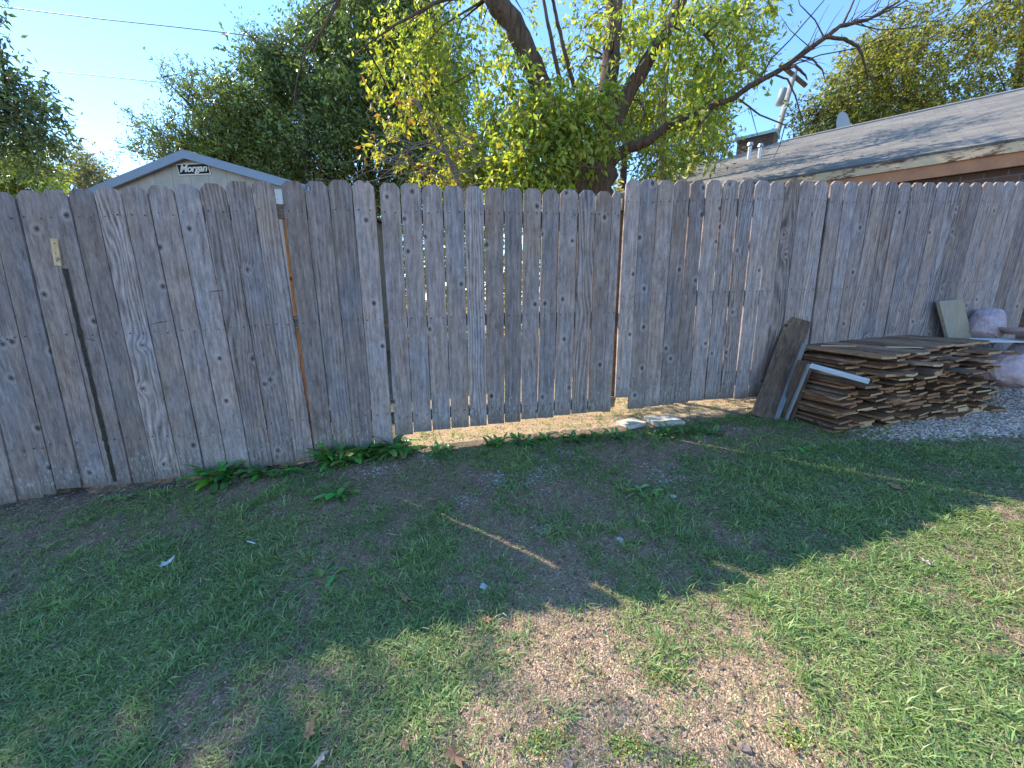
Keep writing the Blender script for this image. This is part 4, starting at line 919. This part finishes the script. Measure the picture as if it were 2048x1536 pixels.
# ------------------------------------------------------------------ trees
def leaf_cloud(clumps, size, colf, droop=.25, twig=.3, per=9, asp=.45, narrow=False):
    """clumps: (centre, (rx,ry,rz), n). leaves sit along short twigs spread through each clump"""
    A = []; D = []; TW = []
    for c, r_, n in clumps:
        nt = max(1, n // per); v = unit(rng.normal(size=(nt, 3))); rad = rng.random((nt, 1)) ** .45
        o = np.array(c) + v * rad * np.array(r_); d = unit(v * .9 + rng.normal(0, .55, (nt, 3)) + [0, 0, -droop * .6 + .1]); L = twig * rng.uniform(.5, 1.3, (nt, 1))
        t = rng.uniform(.1, 1.05, (nt, per, 1)); P = o[:, None] + d[:, None] * L[:, None] * t; P[..., 2] -= (t[..., 0] ** 2) * L * droop * .6
        P += rng.normal(0, size * .35, P.shape)
        ld = unit(d[:, None] * .6 + rng.normal(0, .7, (nt, per, 3)) + [0, 0, -droop]); A.append(P.reshape(-1, 3)); D.append(ld.reshape(-1, 3))
        e = o + d * L; e[:, 2] -= L[:, 0] * droop * .5; TW.append(np.stack([o, e], 1))
    P = np.concatenate(A); D = np.concatenate(D); n = len(P); s = size * rng.uniform(.6, 1.3, (n, 1))
    S = unit(np.cross(D, rng.normal(size=(n, 3)))); Nn = np.cross(D, S); w_ = asp / 2
    V = np.stack([P, P + D * s * .45 + S * s * w_ + Nn * s * .08, P + D * s, P + D * s * .45 - S * s * w_ + Nn * s * .08], 1).reshape(-1, 3)
    i = np.arange(n)[:, None] * 4; T = np.concatenate([i + [0, 1, 2], i + [0, 2, 3]]); C = np.repeat(colf(n, P), 4, 0)
    return V, T, C, np.concatenate(TW)
def twig_mesh(TW, r_=.004):
    a, e = TW[:, 0], TW[:, 1]; d = unit(e - a); u = unit(np.cross(d, [.3, .5, .8])); v = np.cross(d, u); n = len(a)
    V = []; 
    for k in range(3):
        an = 2.0944 * k; V.append(a + (u * math.cos(an) + v * math.sin(an)) * r_)
    V.append(e); V = np.stack(V, 1).reshape(-1, 3); i = np.arange(n)[:, None] * 4
    return V, np.concatenate([i + [0, 1, 3], i + [1, 2, 3], i + [2, 0, 3]])
def leafcol(base, var=.35, alt=None, pa=.15, fade=.5):
    base = np.array(base); ph = rng.uniform(0, 99)
    def f(n, P):
        k = rng.random((n, 1)); c = base * rng.uniform(1 - var, 1 + var, (n, 1)) * rng.uniform(.88, 1.12, (n, 3))
        cl = (fbm(P[:, 0] + P[:, 2], P[:, 1] + P[:, 2] * .7, 1.3, ph))[:, None]; c = c * (1 - fade / 2 + fade * cl)
        if alt is not None:
            for al, pp_ in zip(alt, pa if hasattr(pa, '__len__') else [pa]):
                m_ = rng.random((n, 1)) < pp_ * (.3 + 1.6 * cl); c = np.where(m_, np.array(al) * rng.uniform(.7, 1.25, (n, 1)), c)
        return np.clip(c, .004, .6)
    return f
def tree(name, loc_px, label, cat, trunks, clumps, size, colf, mat, bark, group=None, droop=.25, twig=.3, asp=.45, twr=.004, link_r=.02, per=9):
    Y0 = loc_px[2]; q = at(loc_px[0], loc_px[1], Y0); base = (q[0], q[1], float(ground_z(q[0], q[1])))
    root = empty(name, base, 0, label, cat, group); o = np.array(base); b = MB()
    pts_all = []
    for pts, rad in trunks:
        P = [np.array(p) for p in pts]; pts_all += [p for p in P[1:]]
        # smooth the limb with extra points
        Q = []; Rr = []
        for i in range(len(P) - 1):
            for k in range(4): t = k / 4; w_ = .03 * rad[i] * 4 if 0 < k else 0; Q.append(P[i] * (1 - t) + P[i + 1] * t + rng.normal(0, 1, 3) * rad[i] * .12 * (k > 0)); Rr.append(rad[i] * (1 - t) + rad[i + 1] * t)
        Q.append(P[-1]); Rr.append(rad[-1]); b.tube([tuple(p - o) for p in Q], Rr, 12 if rad[0] > .08 else 6, wob=.07 if rad[0] > .08 else 0)
    A = np.array(pts_all) if pts_all else None
    for c, r_, n in clumps:                          # a branch from the nearest limb into each clump
        if A is None or not link_r: continue
        c = np.array(c); k = np.argmin(np.linalg.norm(A - c, axis=1) + .5 * np.maximum(0, A[:, 2] - c[2])); a = A[k]; mid = (a + c) / 2 + [0, 0, .12 * np.linalg.norm(c - a)] + rng.normal(0, .05, 3)
        b.tube([tuple(a - o), tuple(mid - o), tuple(c - o)], [link_r, link_r * .6, link_r * .3], 5)
    V, T, C, TW = leaf_cloud(clumps, size, colf, droop, twig, per, asp)
    k = len(b.v); vt, tt = twig_mesh(TW, twr); b.v += [tuple(x) for x in (vt - o)]; b.f += [tuple(x) for x in (tt + k)]; b.m += [0] * len(tt)
    b.build('trunk', bark, root, smooth=True); link('crown', tri_mesh('crown', V - o, T, C), mat, root)
    return root
def cl(L, k=1.): return [(tuple(at(x, y, Y)), (r_, r_, r_ * .85), int(n * k)) for x, y, Y, r_, n in L]
def limb(pts, rad): return ([at(x, y, Y) for x, y, Y in pts], rad)
def grd(px, py, Y): q = at(px, py, Y); q[2] = float(ground_z(q[0], q[1])) - .1; return q

# --- the big boxelder in the middle
T0 = 6.6
g1 = grd(1150, 380, T0); g2 = grd(1195, 380, T0)
trunks = [([g1 + [.02, 0, 0], at(1150, 385, T0), at(1143, 320, T0), at(1122, 265, T0 - .05), at(1088, 190, T0 - .1), at(1066, 130, T0 - .15), at(1035, 65, T0 - .2), at(985, -10, T0 - .3), at(930, -120, T0 - .3)], [.34, .27, .2, .15, .145, .15, .15, .14, .11]),
          ([g2, at(1192, 385, T0), at(1203, 310, T0), at(1212, 225, T0), at(1222, 120, T0 + .1), at(1228, 20, T0 + .1), at(1235, -90, T0)], [.32, .25, .2, .15, .13, .12, .1]),
          ([at(1205, 290, T0), at(1250, 200, T0), at(1290, 130, T0 - .1), at(1338, 50, T0 - .1), at(1372, -20, T0 - .2), at(1420, -120, T0)], [.15, .12, .1, .09, .08, .06]),
          ([at(1205, 330, T0 - .1), at(1250, 300, T0 - .2), at(1300, 280, T0 - .4), at(1345, 245, T0 - .5), at(1410, 218, T0 - .6), at(1470, 195, T0 - .7), at(1500, 172, T0 - .8), at(1560, 140, T0 - .9), at(1600, 112, T0 - 1), at(1650, 75, T0 - 1.1), at(1680, 52, T0 - 1.1), at(1735, 40, T0 - 1.2), at(1800, 2, T0 - 1.3)],
           [.09, .08, .065, .055, .042, .036, .036, .032, .03, .028, .024, .018, .01])]
thin = [limb([(1120, 160, 6.3), (1105, 90, 6.2), (1085, -10, 6.1)], [.03, .028, .02]), limb([(1150, 180, 6.3), (1128, 100, 6.2), (1112, 30, 6.2), (1100, -20, 6.1)], [.03, .028, .024, .02]),
        limb([(960, -30, 5.4), (870, 6, 5.3), (790, 50, 5.2), (730, 92, 5.2), (700, 120, 5.2)], [.028, .02, .014, .009, .004]),
        limb([(690, -20, 4.8), (665, 20, 4.8), (640, 68, 4.8), (612, 100, 4.8), (594, 160, 4.8), (584, 230, 4.8)], [.02, .016, .012, .009, .006, .003]),
        limb([(640, 68, 4.8), (620, 130, 4.8), (600, 190, 4.8)], [.006, .005, .002]), limb([(720, -20, 4.8), (650, 10, 4.8), (620, 40, 4.8), (605, 90, 4.8)], [.012, .009, .006, .003]),
        limb([(1380, 40, 6.4), (1410, 70, 6.3), (1440, 110, 6.2), (1450, 170, 6.1)], [.02, .018, .012, .006]),
        limb([(1430, 215, 5.9), (1400, 250, 5.8), (1370, 300, 5.7), (1400, 330, 5.6)], [.015, .012, .008, .003]),
        limb([(1650, 75, 5.5), (1690, 78, 5.4), (1715, 92, 5.4), (1726, 115, 5.4), (1735, 150, 5.4), (1752, 160, 5.4)], [.022, .02, .017, .014, .01, .004]),
        limb([(1600, 112, 5.6), (1625, 118, 5.5), (1645, 140, 5.5), (1652, 168, 5.5)], [.013, .011, .008, .003]),
        limb([(1545, 148, 5.7), (1575, 158, 5.6), (1590, 190, 5.6), (1600, 225, 5.6), (1612, 258, 5.6)], [.013, .011, .009, .007, .003]),
        limb([(1570, 138, 5.65), (1590, 132, 5.5), (1610, 150, 5.5), (1615, 160, 5.5)], [.02, .018, .012, .005]),
        limb([(1515, 165, 5.8), (1545, 115, 5.8), (1580, 80, 5.8), (1640, 10, 5.8), (1665, -20, 5.8)], [.012, .01, .008, .006, .004]),
        limb([(1685, 50, 5.5), (1700, 20, 5.5), (1715, -20, 5.5)], [.014, .012, .008]),
        limb([(1735, 40, 5.4), (1780, 20, 5.4), (1840, -15, 5.3)], [.012, .01, .006]), limb([(1650, 78, 5.5), (1630, 40, 5.5), (1600, 10, 5.5), (1590, -20, 5.5)], [.009, .007, .005, .003]),
        limb([(1700, 45, 5.4), (1760, 60, 5.3), (1830, 55, 5.3), (1850, 20, 5.3)], [.008, .006, .004, .002]),
        limb([(1620, 95, 5.6), (1580, 60, 5.5), (1560, 30, 5.5)], [.006, .004, .002]), limb([(1560, 140, 5.7), (1640, 110, 5.5), (1720, 95, 5.4), (1790, 60, 5.3), (1880, 20, 5.2)], [.008, .007, .006, .004, .002]),
        limb([(1480, 200, 5.9), (1520, 230, 5.8), (1570, 250, 5.7), (1560, 290, 5.7), (1545, 320, 5.7)], [.012, .01, .008, .005, .002]),
        limb([(1500, 215, 5.8), (1512, 260, 5.7), (1530, 310, 5.6)], [.006, .004, .002])]
for _ in range(26):                                 # bare side twigs over the roof
    x = random.uniform(1520, 1800); y = np.interp(x, [1520, 1600, 1680, 1800], [160, 112, 52, 5]); a = random.uniform(-1.6, .9); L = random.uniform(30, 110)
    thin.append(limb([(x, y, 5.5), (x + L * .5 * math.cos(a), y + L * .5 * math.sin(a) - 4, 5.4), (x + L * math.cos(a), y + L * math.sin(a) + random.uniform(-8, 10), 5.3)], [.005, .0035, .0015]))
for _ in range(16):                                 # pale hanging twigs in front of the trunk
    x = random.uniform(1240, 1330); y = random.uniform(150, 250); thin.append(limb([(x, y, 5.6), (x - random.uniform(-10, 30), y + 40, 5.5), (x - random.uniform(-20, 40), y + 90, 5.5)], [.006, .004, .002]))
C1 = [(1100, 235, 5.8, .42, 620), (1175, 240, 5.8, .42, 560), (1060, 300, 5.7, .42, 640), (990, 335, 5.6, .42, 560), (1140, 285, 5.6, .32, 400), (1090, 350, 5.6, .33, 480), (1240, 215, 5.9, .35, 360),
      (960, 255, 5.9, .42, 460), (1010, 195, 6, .4, 400), (905, 305, 5.8, .33, 300), (1030, 350, 5.6, .36, 480), (940, 355, 5.6, .3, 300), (1290, 195, 6, .36, 360), (1335, 165, 6.2, .4, 400), (1390, 120, 6.2, .4, 360), (1430, 60, 6.2, .42, 330),
      (1310, 60, 6.3, .42, 380), (1240, 90, 6, .38, 340), (1170, 40, 6, .35, 240), (1115, 120, 6, .28, 120), (1150, 150, 6, .26, 150), (960, 60, 5.8, .45, 380), (900, 110, 5.8, .45, 420), (835, 60, 5.7, .4, 300), (875, 185, 5.8, .42, 400),
      (805, 140, 5.7, .4, 300), (800, 235, 5.6, .25, 130), (850, 20, 5.8, .4, 260), (1460, 140, 6.2, .36, 250), (1485, 70, 6.2, .34, 190), (1510, 15, 6.2, .3, 150), (1420, 205, 6.1, .35, 260), (1355, 255, 6.2, .36, 330), (1395, 262, 6, .3, 220),
      (1325, 322, 6.6, .3, 240), (1238, 60, 6.0, .3, 170), (1345, 60, 6.0, .25, 130), (1010, 110, 6.0, .25, 120), (1250, 20, 6, .4, 300), (1390, 20, 6.2, .4, 280), (1050, 30, 6.1, .22, 60), (760, 90, 5.6, .28, 120), (1180, 190, 5.7, .25, 180), (1240, 280, 6.4, .3, 200), (1300, 250, 6.2, .3, 200), (1075, 180, 5.9, .2, 90)]
back = {(1240, 215), (1240, 90), (1250, 20), (1290, 195), (1310, 60), (1240, 280), (1300, 250), (1075, 180), (1115, 120), (1050, 30), (1150, 150), (1170, 40), (1335, 165), (1390, 20), (1355, 255), (1390, 120)}
C1 = [(x, y, (7.6 if (x, y) in back else (7.1 if x < 1000 and y < 280 else (6.3 if x < 1000 else Y))), r_ * (1.1 if (x, y) in back else 1), int(n * (.9 if (x, y) in back else ((.7 if x < 1000 else .8) if y < 170 else (.85 if x < 1000 else 1.05))))) for x, y, Y, r_, n in C1]
boxcol = leafcol((.3, .36, .075), .4, [(.48, .48, .08), (.3, .2, .06)], [.12, .015])
tree('boxelder_tree', (1160, 380, T0), 'big yellow green tree with two thick dark trunks rising behind the gates', 'tree', trunks + thin, cl(C1, 1.9), .098, boxcol, M['leaf'], M['bark'], droop=.55, twig=.26, asp=.42, link_r=.018, per=8)
# --- grey leaning sapling with yellow leaves and dead twigs
sap = [limb([(930, 400, 5.2), (893, 305, 5.2), (862, 250, 5.2), (838, 212, 5.2), (815, 190, 5.2)], [.035, .03, .024, .018, .01]), limb([(838, 212, 5.2), (842, 170, 5.2), (835, 130, 5.2)], [.012, .008, .003]), limb([(893, 305, 5.2), (860, 290, 5.1), (820, 300, 5.1), (780, 340, 5.1), (745, 365, 5.1)], [.014, .012, .009, .006, .003])]
for _ in range(46):
    x, y = random.uniform(760, 960), random.uniform(255, 350); a = random.uniform(2.4, 3.6); L = random.uniform(40, 150)
    sap.append(limb([(x + 30, y + 20, 5.1), (x + 30 + L * .5 * math.cos(a), y + 18 - L * .5 * math.sin(a) - 5, 5.1), (x + 30 + L * math.cos(a), y + 24 - L * math.sin(a) * 1.1, 5.0)], [.0065, .0045, .0015]))
C2 = [(790, 235, 5.1, .13, 40), (760, 290, 5.1, .12, 36), (735, 292, 5.1, .1, 30), (790, 205, 5.1, .13, 36), (830, 150, 5.1, .14, 50), (860, 215, 5.1, .14, 40), (815, 330, 5.1, .14, 46), (860, 345, 5.1, .18, 70), (900, 340, 5.1, .18, 70), (875, 255, 5.1, .12, 30), (745, 205, 5.1, .1, 26), (920, 280, 5.2, .18, 60)]
tree('yellow_sapling', (930, 400, 5.2), 'thin grey leaning sapling with yellow leaves and dead twigs left of the big trunks', 'tree', sap, cl(C2, 1.3), .075, leafcol((.33, .31, .05), .3, [(.3, .14, .06)], [.12]), M['leaf'], M['barkg'], droop=.6, twig=.14, asp=.45, link_r=.006, twr=.003)
# --- dark evergreen left of centre
def blobtree(name, label, outline, Y, dY, r_, n_, size, colf, mat, bark, seed, trunk_px, k=1., dens=1., group=None, **kw):
    """outline: photo polygon filled with overlapping clumps at scattered depths"""
    rr = random.Random(seed); xs = [p[0] for p in outline]; ys = [p[1] for p in outline]; L = []; tries = 0
    def inside(x, y):
        c = False
        for i in range(len(outline)):
            x1, y1 = outline[i]; x2, y2 = outline[i - 1]
            if (y1 > y) != (y2 > y) and x < (x2 - x1) * (y - y1) / (y2 - y1) + x1: c = not c
        return c
    while len(L) < n_ and tries < 9000:
        tries += 1; x, y = rr.uniform(min(xs), max(xs)), rr.uniform(min(ys), max(ys))
        if inside(x, y): L.append((x, y, Y + rr.uniform(-dY, dY), r_ * rr.uniform(.6, 1.35), int(dens * rr.uniform(.7, 1.3))))
    g_ = grd(trunk_px, 380, Y); top = at(trunk_px, min(ys) + 40, Y); tr = [([g_, g_ * .6 + top * .4, top], [.03 * Y * .6, .02 * Y * .6, .005 * Y])]
    return tree(name, (trunk_px, 380, Y), label, 'tree', tr, cl(L, k), size, colf, mat, bark, group, **kw)
dk = leafcol((.14, .21, .06), .45, [(.32, .36, .11)], [.3], .9)
blobtree('evergreen_tree', 'tall dense dark green tree behind the fence left of the big yellow green tree', [(500, 400), (480, 300), (500, 230), (510, 160), (560, 120), (600, 70), (640, 60), (670, 20), (690, -40), (790, -60), (860, 30), (900, 130), (940, 220), (960, 330), (960, 400)], 10.5, 1.6, .62, 110, .088, dk, M['leafd'], M['bark'], 3, 720, dens=1050, droop=.2, twig=.4, asp=.45, twr=.006, link_r=.03)
wisp = []
for (a, c_) in (((600, 160), (497, 70)), ((600, 190), (490, 130)), ((620, 120), (540, 95)), ((560, 240), (480, 215)), ((660, 60), (620, 55)), ((570, 160), (520, 110))):
    for t in np.linspace(.2, 1, 6): wisp.append((a[0] + (c_[0] - a[0]) * t, a[1] + (c_[1] - a[1]) * t, 9.6, .3 * (1.2 - t * .7), 150 * (1.15 - t * .7)))
tree('leafy_tree', (610, 380, 9.6), 'pale grey green willowy tree reaching up left in front of the dark tree', 'tree', [([grd(610, 380, 9.6), at(605, 240, 9.6), at(590, 170, 9.6)], [.14, .1, .06])] + [limb([(595, 180, 9.6), (545, 120, 9.6), (500, 75, 9.6)], [.05, .03, .01])], cl(wisp, 2.4), .085, leafcol((.16, .22, .09), .4, [(.2, .24, .07)], [.2]), M['leafd'], M['barkg'], droop=.1, twig=.3, asp=.3, link_r=.012)
# --- juniper behind the shed
jun = []
for (a, c_, r_) in (((470, 300), (322, 152), .3), ((460, 290), (370, 150), .3), ((480, 280), (400, 145), .32), ((500, 290), (455, 165), .34), ((440, 310), (268, 245), .24), ((430, 330), (285, 285), .22), ((460, 330), (350, 250), .36), ((500, 330), (420, 240), .42), ((530, 340), (480, 230), .45), ((420, 350), (262, 300), .14), ((520, 370), (400, 320), .35), ((560, 360), (520, 280), .4)):
    for t in np.linspace(.0, 1, 7): jun.append((a[0] + (c_[0] - a[0]) * t, a[1] + (c_[1] - a[1]) * t, 9.2 + random.uniform(-.5, .5), r_ * (1.25 - t * .9), 190 * (1.3 - t * 1.05)))
tree('juniper_tree', (480, 380, 9.2), 'feathery green juniper with spiky sprays pointing left above the shed roof', 'tree', [([grd(480, 380, 9.2), at(480, 330, 9.2), at(450, 230, 9.2)], [.16, .12, .04])] + [limb([(470, 310, 9.2), (390, 220, 9.2), (325, 155, 9.2)], [.05, .03, .008]), limb([(450, 320, 9.2), (350, 280, 9.2), (265, 246, 9.2)], [.04, .02, .006]), limb([(430, 345, 9.2), (340, 320, 9.2), (258, 300, 9.2)], [.03, .018, .005])],
     cl(jun, 2.4), .085, leafcol((.14, .19, .05), .4, [(.24, .26, .06)], [.35]), M['leafd'], M['bark'], droop=-.35, twig=.3, asp=.28, link_r=.01, per=12)
# --- added hedge, coloured pale so the gate gaps show light slivers
scr = [(rng.uniform(-5.5, 7.5), rng.uniform(9.5, 10.5), rng.uniform(.5, 4.1)) for _ in range(150)]
blob_ = [(p, (.6, .5, .5), 430) for p in scr]
tree('added_hedge', (1000, 560, 10), 'added pale yellow green hedge giving light slivers in the gaps between the gate boards', 'hedge', [([np.array([0, 10, .2]), np.array([0, 10, 1.5])], [.05, .03])], blob_, .12, leafcol((.5, .45, .26), .25), M['leaf'], M['barkg'], link_r=0)
# --- far left trees
blobtree('round_tree', 'small pale round tree far away between the left edge and the shed roof', [(100, 385), (98, 330), (120, 308), (165, 300), (205, 312), (228, 345), (235, 385)], 24, 1.2, .6, 34, .15, leafcol((.15, .15, .07), .35, None), M['leaf'], M['barkg'], 5, 170, dens=190, twig=.3, link_r=.03, twr=.008)
blobtree('yellow_bush', 'bright yellow green bush at the left edge just above the fence', [(-60, 400), (-60, 320), (20, 300), (75, 320), (98, 350), (95, 400)], 8.5, .6, .34, 26, .09, leafcol((.17, .22, .04), .35, None), M['leaf'], M['bark'], 6, 20, dens=260, twig=.25)
lt_cl = [(20, 170, 6.2, .42, 520), (25, 215, 6.2, .38, 480), (48, 255, 6.2, .3, 300), (10, 250, 6.2, .45, 560), (30, 300, 6.3, .38, 360), (85, 240, 6.2, .2, 120), (95, 275, 6.3, .22, 110), (-20, 210, 6.2, .5, 500), (5, 300, 6.3, .4, 360), (-5, 55, 6.0, .12, 60), (-30, 130, 6.2, .4, 360), (110, 290, 6.4, .18, 60), (80, 305, 6.4, .25, 130), (55, 180, 6.2, .16, 70)]
lc = cl(lt_cl, 1.3)
for _ in range(46):                                 # the rest of this crown, up and to the left; it shades the left of the lawn
    a = rng.uniform(-1, 1, 3); lc.append(((-10.2 + a[0] * 1.25, 6.4 + a[1] * 1.5, 5.6 + a[2] * 1.7), (.5, .5, .45), 330))
for _ in range(34):                                 # boughs added out of view to shade the lower left lawn
    a = rng.uniform(-1, 1, 3); lc.append(((-7.7 + a[0] * 1.0, 5.0 + a[1] * .8, 6.2 + a[2] * 1.0), (.45, .45, .4), 260))
tree('ash_tree', (-150, 380, 6.4), 'dark grey green tree whose crown enters at the left edge', 'tree', [([np.array([-9.4, 6.5, .0]), np.array([-9.4, 6.5, 2.2]), np.array([-9.3, 6.4, 4.5]), np.array([-9.2, 6.3, 6.5])], [.2, .16, .12, .05]), ([np.array([-9.4, 6.5, 2.6]), at(-60, 260, 6.3), at(20, 230, 6.2)], [.08, .05, .02])], lc, .095, leafcol((.15, .2, .09), .4, [(.26, .3, .11)], [.15]), M['leafd'], M['bark'], droop=.3, twig=.3, asp=.35)
# --- background trees behind the boxelder and house
blobtree('background_tree', 'mid green tree filling the space behind the big trunks, over the gates', [(1000, 400), (1000, 240), (1080, 200), (1240, 190), (1340, 220), (1400, 200), (1450, 250), (1465, 400)], 12.5, 1.2, .6, 40, .115, leafcol((.075, .12, .03), .45, [(.2, .22, .05)], [.2], .8), M['leafd'], M['bark'], 8, 1250, dens=520, twig=.4, link_r=.03)
blobtree('slender_tree', 'loose pale green tree right of the big trunks with sky showing through', [(1360, 330), (1380, 120), (1420, 20), (1500, 0), (1545, 40), (1540, 110), (1470, 200), (1420, 330)], 9.0, .6, .36, 30, .085, leafcol((.16, .21, .08), .4, [(.3, .31, .09)], [.2]), M['leaf'], M['barkg'], 9, 1335, dens=150, twig=.34, asp=.32, link_r=.012)
blobtree('small_tree', 'dark small tree between the utility pole and the satellite dish', [(1560, 320), (1590, 260), (1600, 220), (1640, 190), (1700, 200), (1720, 260), (1700, 320)], 15.5, .8, .55, 26, .13, leafcol((.055, .09, .03), .45, [(.16, .18, .05)], [.18]), M['leafd'], M['bark'], 12, 1640, dens=180, twig=.5, link_r=.03, twr=.01)
hg_ = leafcol((.28, .29, .055), .4, [(.26, .24, .04), (.07, .1, .03)], [.2, .2], .7)
blobtree('broad_tree', 'wide olive yellow tree behind the roof, its rounded left shoulder beside the bare branch', [(1660, 330), (1640, 230), (1630, 170), (1670, 130), (1720, 110), (1790, 60), (1840, 40), (1850, 330)], 16.0, 1.0, .8, 44, .115, hg_, M['leaf'], M['bark'], 13, 1760, dens=620, twig=.5, link_r=.04, twr=.01)
blobtree('broad_tree', 'tallest olive yellow tree behind the roof at the upper right corner', [(1830, 330), (1820, 60), (1860, 20), (1940, -20), (2040, -60), (2250, -80), (2260, 330)], 15.0, 1.2, .85, 66, .115, hg_, M['leaf'], M['bark'], 14, 2060, dens=620, twig=.5, link_r=.04, twr=.01)
